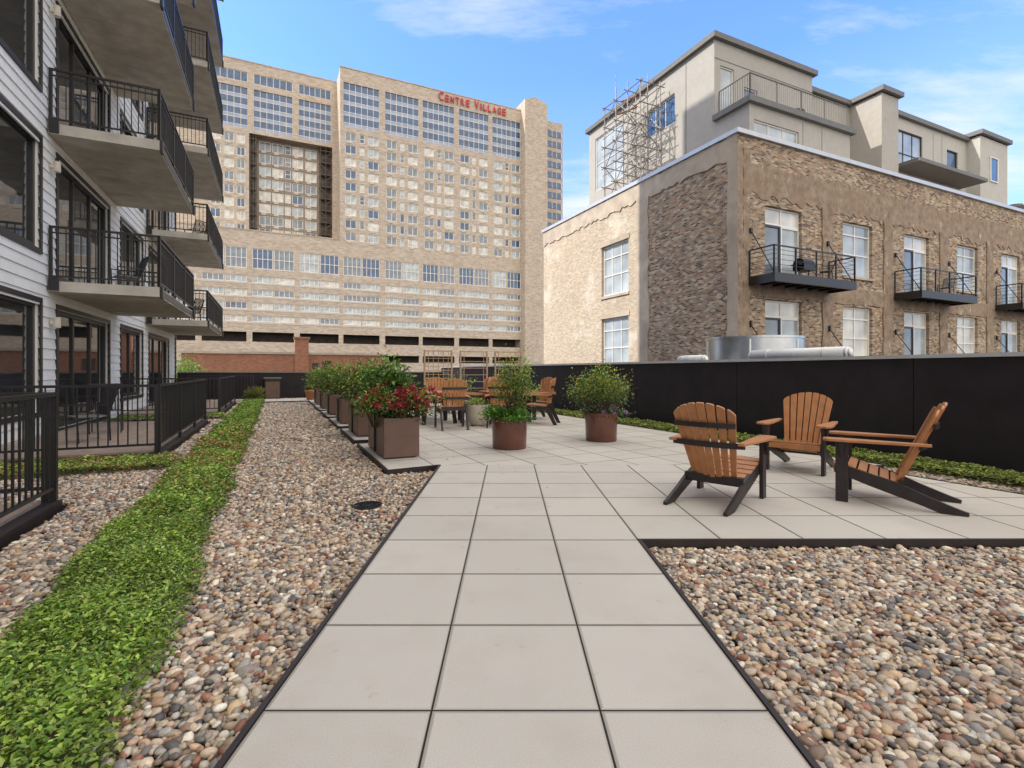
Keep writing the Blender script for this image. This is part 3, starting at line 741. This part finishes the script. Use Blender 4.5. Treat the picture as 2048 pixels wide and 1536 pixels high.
for h in hR:
    d=h[1]-h[0]; dr=h[2] in (5.08,1.2)
    if dr:
        window(bb,(h[0],V0+.2,h[2]),0,d*.5,(h[3]-h[2])*.76,1,1,'frameD','glassG',name='door',fw=.09,mw=.06)
        window(bb,(h[0]+d*.5,V0+.2,h[2]),0,d*.5,(h[3]-h[2])*.76,1,1,'frameW','glassL',fw=.07,mw=.06)
        window(bb,(h[0],V0+.2,h[2]+(h[3]-h[2])*.76),0,d,(h[3]-h[2])*.24,2,1,'frameW','glassM',fw=.07,mw=.06)
    else: window(bb,(h[0],V0+.2,h[2]),0,d,h[3]-h[2],2,1,'frameW','glassL' if h[2]>2 else 'glassM',rowpos=[.42,.78],fw=.08,mw=.06)
for h in hL: window(bb,(U0+.2,h[1],h[2]),-math.pi/2,h[1]-h[0],h[3]-h[2],3,3,'frameW','glassL',rowpos=[.4,.75],fw=.09,mw=.05)
def bbalc(u0,u1):
    e=obj('balcony',None,bb); s=MB(); s.box(u0,u1,13.06,V0-.08,4.9,5.02)
    s.box(u0,u1,13.02,13.12,4.68,5.03); s.box(u0,u0+.1,13.12,V0-.08,4.68,4.9); s.box(u1-.1,u1,13.12,V0-.08,4.68,4.9)
    for k in range(1,7): x=u0+(u1-u0)*k/7; s.box(x-.03,x+.03,13.12,V0-.08,4.72,4.9)
    obj('slab',s.mesh('slab',['frameD']),e)
    r=MB(); 
    for p,q in (((u0+.03,V0-.1),(u0+.03,13.08)),((u0+.03,13.08),(u1-.03,13.08)),((u1-.03,13.08),(u1-.03,V0-.1))):
        p=Vector((*p,0));q=Vector((*q,0))
        for z in (6.08,5.15,5.35,5.55,5.75,5.92): r.beam(p+Vector((0,0,z)),q+Vector((0,0,z)),.05 if z>6 else .015,.05 if z>6 else .015)
        k=max(1,round((q-p).length/1.3))
        for i in range(k+1): a=p+(q-p)*i/k; r.beam(a+Vector((0,0,5)),a+Vector((0,0,6.08)),.05,.05)
    for x in (u0+.1,u1-.1): r.beam((x,13.1,5.0),(x,V0-.1,6.9),.03,.03); r.box(x-.06,x+.06,V0-.14,V0-.06,6.8,7.0)
    obj('railing',r.mesh('railing',['black']),e)
for a_ in (17.3,27.4,37.4): bbalc(a_,a_+5.1)
for a_ in (17.4,22.4,27.5,32.4,37.5):
    mb=MB(); mb.beam((a_,V0-.1,3.0),(a_,V0-.1,3.25),.08,.08); mb.beam((a_,V0-.1,3.1),(a_+.1,13.4,1.9),.03,.03)
    obj('wall_bracket',mb.mesh('wall_bracket',['black']),bb)

# penthouse
ph=tag(obj('rooftop_penthouse',None,rz=TH),'grey stucco penthouse stepped across the warehouse roof','building')
hP=[(24.3,27.3,13.0,16.4),(20.1,22.4,14.3,15.8)]
hQ=[(19.4,20.3,13.7,15.95),(21.0,21.95,13.7,15.3)]
mb=MB()
mb.wall('u',19,17.5,28,10.6,17.1,hP,.15); mb.wall('v',17.5,19,26.2,10.6,17.1,hQ,.15)
mb.box(19.4,26.1,17.9,28,10.6,17.05)
mb.wall('v',15.55,19,26.2,10.6,13.1,[(19.3,22.3,11.75,12.45)],.15)
mb.wall('u',19,15.55,17.5,10.6,13.1,[],.1); mb.box(19.3,26.2,15.8,17.5,10.6,13.05)
mb.box(26.2,31,18.0,28,10.6,16.55); 
mb.box(30.3,31.9,16.3,28,10.6,16.6)
mb.mi=1
mb.wall('v',17,31.9,41.2,10.6,16.2,[(32.95,35.8,13.6,15.5),(38.6,39.9,13.9,15.3)],.15); mb.box(31.9,41.2,17.4,28,10.6,16.15)
mb.box(41.0,44.6,16.3,28,10.6,16.35)
obj('wall',mb.mesh('wall',['stucco','stuccoL']),ph)
for (a0,a1,b0,b1,z) in [(18.8,26.4,17.3,28.2,17.1),(18.8,26.4,15.35,17.45,13.1),(26.4,31.2,17.8,28,16.6),(30.1,32.1,16.1,28,16.66),(32.1,41.0,16.8,28,16.2),(40.8,44.8,16.1,28,16.42)]:
    boxpart('roof_cap',ph,'trim',a0,a1,b0,b1,z,z+.26)
boxpart('canopy',ph,'trim',32.6,40.2,15.6,17,13.0,13.2); boxpart('canopy',ph,'trim',26.2,28.5,16.4,18,11.7,11.85)
for u in (22.6,24.0,28.5,37,38): boxpart('control_joint',ph,'trim',u-.012,u+.012,(15.54 if u<26 else 17.99 if u<30 else 16.99),(15.56 if u<26 else 18.01 if u<30 else 17.01),10.7,13 if u<26 else 16)
boxpart('control_joint',ph,'trim',19,26.2,17.485,17.495,16.2,16.23)
for vv in (19.3,23.3): boxpart('control_joint',ph,'trim',18.985,18.995,vv,vv+.025,10.7,17)
window(ph,(19.12,27.3,13.0),-math.pi/2,3.0,3.4,3,2,'frameW','glassL')
window(ph,(19.12,22.4,14.3),-math.pi/2,2.3,1.5,3,1,'frameW','glassB')
window(ph,(19.4,17.62,13.7),0,.9,2.25,1,1,'frameW','glassL',name='door'); window(ph,(21.0,17.62,13.7),0,.95,1.6,1,1,'frameW','glassB')
window(ph,(19.3,15.68,11.75),0,3.0,.7,3,1,'frameW','glassL')
window(ph,(32.95,17.12,13.6),0,2.85,1.9,3,1,'frameD','glassL',rowpos=[.3]); window(ph,(38.6,17.12,13.9),0,1.3,1.4,1,1,'frameD','glassB')
window(ph,(42.2,16.29,13.6),0,1.0,1.6,1,1,'frameW','glassB')
mb=MB()
for p,q in (((19.1,17.3),(19.1,15.6)),((19.1,15.6),(26.0,15.6))): rail_mb(mb,p,q,13.36,1.15,.13)
obj('terrace_railing',mb.mesh('terrace_railing',['trim']),ph)
mb=MB(); mb.cyl((0,0,.7),(0,0,.73),.5,n=24); mb.cyl((0,0,0),(0,0,.7),.03); mb.cyl((0,0,0),(0,0,.03),.25)
tag(obj('terrace_table',mb.mesh('terrace_table',['trim']),loc=W(23.4,16.6,13.36)),'small round metal table on the penthouse terrace','table')
mb=MB(); mb.box(0,3.5,0,2.5,0,1.9)
for k in range(9): mb.box(-.03,3.53,-.03,0,.15+k*.2,.22+k*.2)
for x in (.8,2.6): mb.cyl((x,1.2,1.9),(x,1.2,2.2),.5,n=20)
tag(obj('rooftop_unit',mb.mesh('rooftop_unit',['trim']),loc=W(46,15.6,10.6),rz=TH),'grey louvred cooling unit on the warehouse roof','machine')
# scaffold
sc=tag(obj('scaffold_tower',None,loc=W(17.15,20.6,10.6),rz=TH),'metal scaffold tower standing on the warehouse roof edge','scaffold')
US=[0,1.35]; VS=[0,1.05,2.1,3.1]; zs=[0,1.15,2.3,3.45,4.6,5.7]
rj=lambda a=.12: random.uniform(-a,a)
def pole(name,p,q,r,mt='scaf',n=6):
    m_=MB(); m_.cyl(p,q,r,n=n); obj(name,m_.mesh(name,[mt]),sc)
for u in US:
    for v_ in VS: pole('upright',(u,v_,0),(u+rj(.05),v_+rj(.05),5.7+random.random()*.8),.035)
pole('upright',(0,2.1,5.6),(0,2.1,7.3),.028); pole('upright',(1.35,1.05,5.6),(1.35,1.0,6.9),.028)
for z in zs[1:]:
    for u in US: pole('ledger',(u,-.2+rj(.2),z),(u,3.3+rj(.2),z+rj(.04)),.03); pole('ledger',(u,-.2+rj(.2),z-.5+rj(.1)),(u,3.3,z-.5+rj(.1)),.022)
    for v_ in VS: pole('ledger',(-.2+rj(),v_,z),(1.55+rj(),v_,z),.028)
for i in range(5):
    for u in US:
        for j in range(3):
            a0,a1=(VS[j],VS[j+1]) if (i+j)%2 else (VS[j+1],VS[j]); pole('brace',(u,a0+rj(),zs[i]+rj()),(u,a1+rj(),zs[i+1]+rj()),.024)
    pole('brace',(0,VS[i%4],zs[i]),(1.35,VS[i%4],zs[i+1]),.024)
    pole('brace',(0,VS[(i+2)%4],zs[i+1]),(1.35,VS[(i+2)%4],zs[i]),.024)
pole('winch_beam',(.2,.6,5.2),(.5,2.2,5.8),.045,'rust',8); pole('winch_beam',(0,1.9,4.8),(1.3,1.9,5.5),.045,'rust',8)

# low red brick building behind parapet
rb=tag(obj('low_brick_building',None,rz=TH),'low red brick building with pale coping and chimney','building')
boxpart('wall',rb,'redbrick',-6.5,8.8,45,55,-5,2.6)
boxpart('coping',rb,'concL',-6.6,8.9,44.9,55,2.6,2.78)
mb=MB(); mb.box(1.45,2.5,44.7,45.6,-5,3.9); mb.box(1.35,2.6,44.6,45.7,3.9,4.05); obj('chimney',mb.mesh('chimney',['redbrick']),rb)
boxpart('vent',rb,'dark',2.8,3.3,44.95,45,1.4,1.9); boxpart('vent',rb,'dark',3.6,4.3,44.95,45,1.3,2.1)
# duct and pipes
dt=tag(obj('metal_duct',None,loc=(.49*13.85,13.85,-5)),'large round shiny galvanised duct housing behind the dark wall','duct')
mb=MB(); mb.lathe([(1.22,0),(1.22,7.08)],64); obj('drum',mb.mesh('drum',['steel'],True),dt)
mb=MB(); mb.lathe([(1.22,7.08),(1.25,7.08),(1.25,7.14),(1.18,7.14),(1.1,7.1),(0,7.1)],64); obj('rim',mb.mesh('rim',['steel']),dt)
for k in range(6):
    a_=k*math.pi/3; boxpart('seam',dt,'steel',1.22*math.cos(a_)-.02,1.22*math.cos(a_)+.02,1.22*math.sin(a_)-.02,1.22*math.sin(a_)+.02,0,7.05)
def pipe(p,q,r,label):
    e=tag(obj('white_pipe',None,loc=p),label,'pipe')
    q=Vector(q)-Vector(p); d=q.normalized(); mb=MB()
    mb.cyl((0,0,0),q,r,n=24)
    mb.cyl(-d*r*.5,(0,0,0),r*.75,r,n=24); mb.cyl(-d*r*.8,-d*r*.5,r*.3,r*.75,n=24); mb.cyl(q,q+d*r*.5,r,r*.75,n=24); mb.cyl(q+d*r*.5,q+d*r*.8,r*.75,r*.3,n=24)
    obj('tube',mb.mesh('tube',['pipe'],True),e)
    k=MB(); 
    for t in (.2,.5,.8): k.cyl(q*t-d*.015,q*t+d*.015,r*1.04,n=24)
    k.beam(q*.5+Vector((0,0,-r)),q*.5+Vector((0,0,-6.4)),.08,.08)
    obj('clamp',k.mesh('clamp',['pipe']),e)
pipe(W(9.6,5.75,1.57),W(9.6,7.75,1.57),.12,'thick white horizontal pipe behind the dark wall')
pipe(W(9.6,9.15,1.52),W(9.6,9.95,1.52),.11,'short white horizontal pipe behind the dark wall')

# ---------------------------------------------------------------- chairs
def make_chair(kind,loc,rz,label,grp):
    lo=kind=='low'
    e=tag(obj('adirondack_chair' if lo else 'dining_armchair',None,loc=loc,rz=rz),label,'chair',grp)
    by,bz=(-.12,.20) if lo else (-.24,.43)
    dy,dz=(-.40,.9165) if lo else (-.2,.98)
    nrm=Vector((0,-dz,dy)).normalized()
    Lc=.82 if lo else .66
    s=MB()
    for i in range(-3,4):
        wb=.047;wt=.075;xb=i*.059;xt=i*.087
        def at(f,t):   # f -1..1 across slat
            k=t/Lc; return (xb+(xt-xb)*k+f*(wb+(wt-wb)*k)/2,t)
        def topt(f): x=xt+f*wt/2; return Lc-1.1*x*x-.9*max(0,abs(x)-.24)*abs(x)
        q=[at(-1,0),at(1,0)]+[at(f,topt(f)-(.008 if abs(f)==1 else 0)) for f in (1,.7,0,-.7,-1)]
        bow=.0045*i*i
        P=[Vector((x,by+dy*t+bow,bz+dz*t)) for x,t in q]
        s.prism(P,nrm*.02)
    obj('backrest',s.mesh('backrest',['wood']),e,bevel=.003)
    s=MB()
    if lo: p0=Vector((0,.36,.37)); p1=Vector((0,-.13,.20))
    else: p0=Vector((0,.27,.46)); p1=Vector((0,-.22,.43))
    d=(p1-p0); ns=6
    for k in range(ns):
        a=p0+d*(k+.09)/ns; b=p0+d*(k+.91)/ns
        s.beam(a,b,.56,.022,side=(1,0,0))
    if lo: s.beam((0,.372,.35),(0,.372,.29),.56,.02,side=(1,0,0))
    obj('seat',s.mesh('seat',['wood']),e,bevel=.003)
    az=.57 if lo else .67
    for sx in (-1,1):
        s=MB(); P=[Vector((sx*.24,.30,az)),Vector((sx*.25,.43,az)),Vector((sx*.29,.46,az)),Vector((sx*.36,.46,az)),Vector((sx*.40,.42,az)),Vector((sx*.40,.25,az)),Vector((sx*.345,-.34,az)),Vector((sx*.29,-.34,az))]
        if sx<0:P=P[::-1]
        s.prism(P,(0,0,.024)); obj('armrest',s.mesh('armrest',['wood']),e,bevel=.004)
        s=MB()
        s.box(sx*.305-.018,sx*.305+.018,.26,.36,0,az-.002); s.prism([(sx*.325,.28,az-.003),(sx*.325,.34,az-.003),(sx*.325,.31,az-.15)],(sx*.03,0,0))
        obj('front_leg',s.mesh('front_leg',['woodD']),e,bevel=.003)
        s=MB(); x=sx*.27
        if lo: prof=[(.36,.36),(.375,.27),(.1,.17),(-.28,.045),(-.40,.0),(-.58,.0),(-.585,.03),(-.50,.06),(-.3,.14),(-.1,.23)]
        else: prof=[(.26,.44),(.26,.35),(-.19,.34),(-.38,.0),(-.46,.0),(-.27,.42)]
        s.prism([(x-.017,a,b) for a,b in prof],(.034,0,0))
        obj('rear_leg',s.mesh('rear_leg',['woodD']),e,bevel=.003)
    for t,wd,hh in ((.40,.66,.05),(.60,.56,.045)) if lo else ((.24,.64,.05),(.45,.52,.045)):
        pts=[]; K=8; s=MB()
        for j in range(K+1):
            x=-wd/2+wd*j/K; bow=.045*(abs(x)/.3)**2
            pts.append((x,by+dy*t+bow-.02,bz+dz*t))
        for j in range(K): s.beam(Vector(pts[j])+nrm*.02,Vector(pts[j+1])+nrm*.02,.022,hh)
        obj('back_brace',s.mesh('back_brace',['woodD']),e)
    s=MB(); s.beam((-.27,by-.02,bz+.01),(.27,by-.02,bz+.01),.03,.08); obj('seat_rail',s.mesh('seat_rail',['woodD']),e)
    return e
def face(dx,dy): return math.atan2(-dx,dy)
G='tan and black adirondack chairs on the pavers'
make_chair('low',(2.03,4.83,0),face(.60,.64),'tan slatted adirondack chair with dark frame, seen from behind',G)
make_chair('low',(3.68,6.30,0),face(-.66,-.72),'tan slatted adirondack chair against the low planting',G)
make_chair('low',(3.58,4.78,0),face(-.74,.56),'tan slatted adirondack chair turned side-on beside the dark wall',G)
G='tan slatted dining armchairs around the tables'
def dine(x,y,dx,dy,l='tan slatted dining armchair with dark legs at a table'): make_chair('hi',(x,y,0),face(dx,dy),l,G)
def table(x,y):
    e=tag(obj('dining_table',None,loc=(x,y,0),rz=TH),'round tan slatted dining table with dark legs','table','dining tables on the patio')
    s=MB(); R=.6
    for i in range(-5,6):
        xx=i*.108; h=math.sqrt(max(.02,R*R-xx*xx)); s.box(xx-.05,xx+.05,-h,h,.72,.745)
    obj('tabletop',s.mesh('tabletop',['wood']),e,bevel=.003)
    for sx in(-1,1):
        for sy in (-1,1):
            s=MB(); s.beam((sx*.38,sy*.38,0),(sx*.3,sy*.3,.72),.07,.07); obj('leg',s.mesh('leg',['woodD']),e)
    s=MB(); s.beam((-.4,0,.69),(.4,0,.69),.05,.05); s.beam((0,-.4,.69),(0,.4,.69),.05,.05); obj('support',s.mesh('support',['woodD']),e)
table(-1.75,11.9); dine(-1.22,10.75,-.3,1); dine(-2.65,12.3,.9,-.3); dine(-1.9,12.95,.1,-1); dine(-.85,12.2,-1,-.2)
table(-.1,12.3); dine(.72,11.7,-1,.25); dine(-.35,13.4,.2,-1); dine(-.15,11.2,.1,1);dine(.75,13.0,-.8,-.5)

# ---------------------------------------------------------------- plants
def bush(name,loc,R,n,L,cols,label,stem=True,clumps=14,flowers=None,nf=0,fs=.03,droop=.2,asp=.5,cat='plant',grp=None,rz=0,z0=0):
    rx,ry,rzz=R
    e=tag(obj(name,None,loc=loc,rz=rz),label,cat,grp)
    cc=unit(rng.normal(0,1,(clumps,3)))*rng.uniform(.35,.9,(clumps,1)); 
    cc[:,2]=np.abs(cc[:,2])*1.0-.15
    k=rng.integers(0,clumps,n); off=rng.normal(0,.21,(n,3))
    p=cc[k]+off
    Dr=p*np.array([1,1,.6])+rng.normal(0,.6,(n,3)); Dr[:,2]+=.25-droop
    P=np.stack([p[:,0]*rx,p[:,1]*ry,z0+rzz*.45+p[:,2]*rzz*.62],1); P[:,2]=np.maximum(P[:,2],-.03)
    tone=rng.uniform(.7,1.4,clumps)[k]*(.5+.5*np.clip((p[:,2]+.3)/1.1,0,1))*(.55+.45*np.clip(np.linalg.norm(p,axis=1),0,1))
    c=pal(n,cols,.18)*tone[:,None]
    Ls=L*rng.uniform(.6,1.25,n)
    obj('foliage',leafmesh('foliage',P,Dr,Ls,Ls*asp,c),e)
    if stem:
        s=MB()
        for j in range(clumps):
            q=(cc[j][0]*rx*.9,cc[j][1]*ry*.9,z0+rzz*.45+cc[j][2]*rzz*.6); s.cyl((cc[j][0]*rx*.2,cc[j][1]*ry*.2,-.05),q,.008,.004,n=5)
        obj('stem',s.mesh('stem',['bark']),e)
    if nf:
        k=rng.integers(0,clumps,nf); d=unit(rng.normal(0,1,(nf,3))); d[:,2]=np.abs(d[:,2])
        p=cc[k]+d*rng.uniform(.25,.5,(nf,1))
        ctr=np.stack([p[:,0]*rx,p[:,1]*ry,z0+rzz*.45+p[:,2]*rzz*.68],1)
        m_=9; P=np.repeat(ctr,m_,axis=0)+rng.normal(0,fs*.45,(nf*m_,3)); Dr=rng.normal(0,1,(nf*m_,3)); Dr[:,2]+=.6
        Ls=fs*rng.uniform(.7,1.3,nf*m_)
        obj('flowers',leafmesh('flowers',P,Dr,Ls,Ls*.7,pal(nf*m_,flowers,.2),'petal'),e)
    return e
DK=[(.12,.24,.045),(.17,.31,.05),(.08,.17,.035),(.23,.37,.07)]
LT=[(.28,.42,.06),(.38,.50,.08),(.20,.34,.045),(.46,.52,.12)]
RED=[(.50,.02,.06),(.36,.015,.05),(.62,.07,.12),(.30,.02,.03)]
def planter(v0,L,u0=1.42,w_=.5,h=.57,label='long brown rectangular planter box on the paver edge'):
    e=tag(obj('planter_box',None,loc=W(u0,v0,0),rz=TH),label,'planter','brown planter boxes in a row')
    s=MB(); t=.03
    s.box(0,w_,0,t,.02,h);s.box(0,w_,L-t,L,.02,h);s.box(0,t,t,L-t,.02,h);s.box(w_-t,w_,t,L-t,.02,h)
    for x in (.05,w_-.09): s.box(x,x+.04,.05,.12,0,.02); s.box(x,x+.04,L-.12,L-.05,0,.02)
    obj('box',s.mesh('box',['plantbox']),e,bevel=.006)
    boxpart('soil',e,'soil',t,w_-t,t,L-t,.1,h-.04)
    s=MB(); s.cyl((-.012,L*.5,.02),(-.012,L*.5,h),.012,n=8); obj('drip_tube',s.mesh('drip_tube',['black']),e)
    return e
gl='leafy green shrubs in planter boxes'
for i,(v0,uu,LL) in enumerate([(7.0,1.36,1.3),(9.6,1.38,1.3),(12.1,1.38,1.2),(14.6,1.38,1.2),(17.2,1.38,1.2),(19.9,1.38,1.2)]):
    planter(v0,LL,uu)
    if i==0:
        bush('shrub',W(1.6,7.95,.52),(.44,.44,.84),2000,.09,DK+[(.18,.32,.06)],'dark green broad-leaved shrub in a brown planter',clumps=20,asp=.55,grp=gl)
        bush('flowering_plant',W(1.74,7.2,.50),(.48,.40,.48),2000,.055,DK+LT[:1]+[(.2,.05,.04)],'red-flowering bedding plant spilling over a brown planter',clumps=22,flowers=RED,nf=210,fs=.036)
        bush('flowering_plant',W(1.32,7.5,.46),(.34,.5,.52),1800,.05,DK+LT,'green trailing plant with small red flowers in a planter',clumps=16,flowers=RED,nf=60,fs=.03)
    else:
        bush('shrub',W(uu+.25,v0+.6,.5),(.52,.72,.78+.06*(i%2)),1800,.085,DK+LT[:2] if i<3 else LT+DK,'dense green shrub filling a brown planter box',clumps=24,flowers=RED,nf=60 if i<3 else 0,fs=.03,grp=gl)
def pot(x,y,label):
    e=tag(obj('round_pot',None,loc=(x,y,0)),label,'pot','round brown glazed pots')
    s=MB(); s.lathe([(0,0),(.262,0),(.27,.02),(.285,.44),(.298,.45),(.298,.50),(.27,.50),(.262,.42)],40); me=s.mesh('shell',['copper'],True)
    o=obj('shell',me,e); md=o.modifiers.new('es','EDGE_SPLIT'); md.split_angle=.6
    s=MB(); s.cyl((0,0,.38),(0,0,.43),.263,n=30); obj('soil',s.mesh('soil',['soil']),e)
pot(.015,8.0,'round brown glazed pot holding a tall flowering plant')
pot(1.64,8.85,'round brown glazed pot holding a bushy flowering plant')
YEL=[(.8,.55,.05),(.75,.4,.03)]; PUR=[(.35,.08,.35),(.45,.15,.5),(.6,.5,.6)]
bush('flowering_plant',(.08,8.0,.5),(.35,.35,1.02),2300,.05,LT+DK[:2],'tall airy yellow-flowering plant in a round pot',clumps=26,flowers=YEL,nf=22,fs=.022,asp=.42)
bush('bedding_plant',(0,7.95,.42),(.42,.42,.24),2400,.05,[(.14,.34,.03),(.20,.44,.05),(.10,.26,.03)],'low bright green bedding plant around a pot rim',clumps=16)
bush('flowering_plant',(1.6,8.85,.46),(.52,.52,.84),4300,.046,LT+DK[:2],'bushy yellow-flowering plant in a round brown pot',clumps=40,flowers=YEL,nf=60,fs=.022,asp=.42)
bush('bedding_plant',(1.66,8.8,.42),(.38,.38,.18),1300,.045,DK+[(.1,.22,.05)],'low plant with purple flowers around a pot rim',clumps=12,flowers=PUR,nf=60,fs=.03)
e=tag(obj('bowl_planter',None,loc=(-.66,11.3,0)),'pale cast stone bowl planter on the patio','planter')
s=MB(); s.lathe([(0,0),(.16,0),(.22,.06),(.28,.22),(.30,.44),(.305,.47),(.27,.47),(.26,.40),(0,.40)],36); obj('bowl',s.mesh('bowl',['bowl'],True),e)
s=MB(); s.cyl((0,0,.36),(0,0,.41),.25,n=24); obj('soil',s.mesh('soil',['soil']),e)
bush('bedding_plant',(-.66,11.3,.43),(.3,.3,.16),500,.05,LT,'low green plant in a pale stone bowl',clumps=10,stem=False)
bush('shrub',W(4.6,14.0,0),(.75,.5,1.15),1600,.08,LT+DK,'loose green shrub beside the lattice screens',clumps=24)
bush('shrub',W(3.2,15.2,0),(.6,.5,1.1),1300,.08,LT,'loose green shrub beside the lattice screens',clumps=24)
bush('shrub',W(6.9,13.2,0),(.5,.5,.8),900,.08,LT,'small green shrub near the dark wall',clumps=16)
bush('shrub',W(2.9,22.5,0),(.9,.6,.9),900,.1,LT,'sunlit green shrub near the low end wall',clumps=20)
bush('grass_clump',W(-.8,23.6,-.1),(.35,.4,.6),700,.2,[(.3,.36,.08),(.4,.42,.12)],'tall sunlit grass clump at the end of the planting',clumps=16,stem=False,asp=.08,droop=-.6)
e=tag(obj('terracotta_pot',None,loc=W(.25+1.1,23.0,0)),'small terracotta pot with a green plant','pot')
s=MB(); s.lathe([(0,0),(.15,0),(.2,.34),(.23,.34),(.23,.42),(.19,.42),(.18,.34),(0,.34)],24); obj('shell',s.mesh('shell',['terra'],True),e)
bush('bedding_plant',W(1.35,23.0,.38),(.28,.28,.3),300,.08,LT,'small green plant in a terracotta pot',clumps=8)
# slatted screens
for (a0,a1,kk) in ((4.13,5.05,1),(5.3,6.25,0),(6.5,7.5,0)):
    e=tag(obj('lattice_screen',None,loc=W(a0,15,0),rz=TH),'brown slatted privacy screen standing on the patio','screen','slatted privacy screens')
    s=MB(); w_=a1-a0
    for x in (0,w_-.045): s.box(x,x+.045,0,.05,0,1.88)
    s.box(.045,w_-.045,.005,.045,1.83,1.87); s.box(.045,w_-.045,.005,.045,.1,.15); obj('frame',s.mesh('frame',['lattice']),e)
    s=MB(); nn=12 if kk else 7
    for k in range(nn): z=.24+k*1.5/nn; s.box(.045,w_-.045,.022,.034,z,z+.018)
    for k in range(5 if kk else 2): x=.14+k*(w_-.28)/(4 if kk else 1); s.box(x,x+.016,.036,.048,.15,1.83)
    obj('slats',s.mesh('slats',['lattice']),e)
# tree behind end wall
t=tag(obj('street_tree',None,loc=W(-4.4,33,-5)),'small light green tree rising behind the low wall','tree')
s=MB(); s.cyl((0,0,0),(.1,0,3.5),.14,.09,n=10)
for k in range(9):
    a_=k*.7; s.cyl((.1,0,2.8+k*.1),(math.cos(a_)*1.0,math.sin(a_)*1.0,5.2+.25*(k%4)),.05,.015,n=6)
obj('trunk',s.mesh('trunk',['bark']),t)
n=5000; cc=unit(rng.normal(0,1,(26,3)))*rng.uniform(.4,1,(26,1)); k=rng.integers(0,26,n); p=cc[k]+rng.normal(0,.2,(n,3))
P=p*np.array([1.35,1.35,1.4])+np.array([0,0,5.5]); c=pal(n,[(.2,.33,.05),(.28,.4,.08),(.13,.25,.04)],.2)*rng.uniform(.7,1.2,26)[k][:,None]
obj('crown',leafmesh('crown',P,rng.normal(0,1,(n,3)),np.full(n,.13),np.full(n,.07),c),t)

def metal_chair(loc,rz):
    e=tag(obj('patio_chair',None,loc=loc,rz=rz),'dark metal patio chair on a balcony or deck','chair','dark metal patio chairs')
    s=MB()
    for sx in (-.24,.24):
        s.beam((sx,.22,0),(sx,.25,.62),.022,.022); s.beam((sx,-.22,0),(sx,-.2,.43),.022,.022); s.beam((sx,.25,.62),(sx,-.25,.62),.03,.022); s.beam((sx,-.18,.43),(sx,-.36,.95),.022,.022)
    obj('frame',s.mesh('frame',['black']),e)
    boxpart('seat',e,'trim',-.23,.23,-.2,.23,.42,.44)
    s=MB(); 
    for i in range(-4,5): s.beam((i*.05,-.19,.44),(i*.05,-.35,.93),.018,.012)
    s.beam((-.24,-.36,.95),(.24,-.36,.95),.025,.025); obj('backrest',s.mesh('backrest',['black']),e)
for u,v_,z,r in ((-3.1,14.2,2.96,2.5),(-2.9,22.2,2.99,1.5),(-2.8,22.5,5.99,1.2),(-2.9,10.8,.03,2.6),(-3.0,12.2,.03,.6),(-3,19,.03,1.4)):
    metal_chair(W(u,v_,z),r)
for u,v_,z,r in ((21.3,13.6,5.03,1),(31,13.7,5.03,2)): metal_chair(W(u,v_,z),r)
s=MB(); s.box(-.35,.35,-.25,.25,.35,.6); s.cyl((-.35,0,.62),(.35,0,.62),.24,n=16); 
for x in (-.3,.3): s.box(x-.02,x+.02,-.02,.02,0,.35)
s.box(-.6,-.35,-.2,.2,.55,.58);s.box(.35,.6,-.2,.2,.55,.58)
tag(obj('barbecue_grill',s.mesh('barbecue_grill',['black']),loc=W(19.9,13.65,5.03),rz=TH),'black covered barbecue grill on a steel balcony','grill')
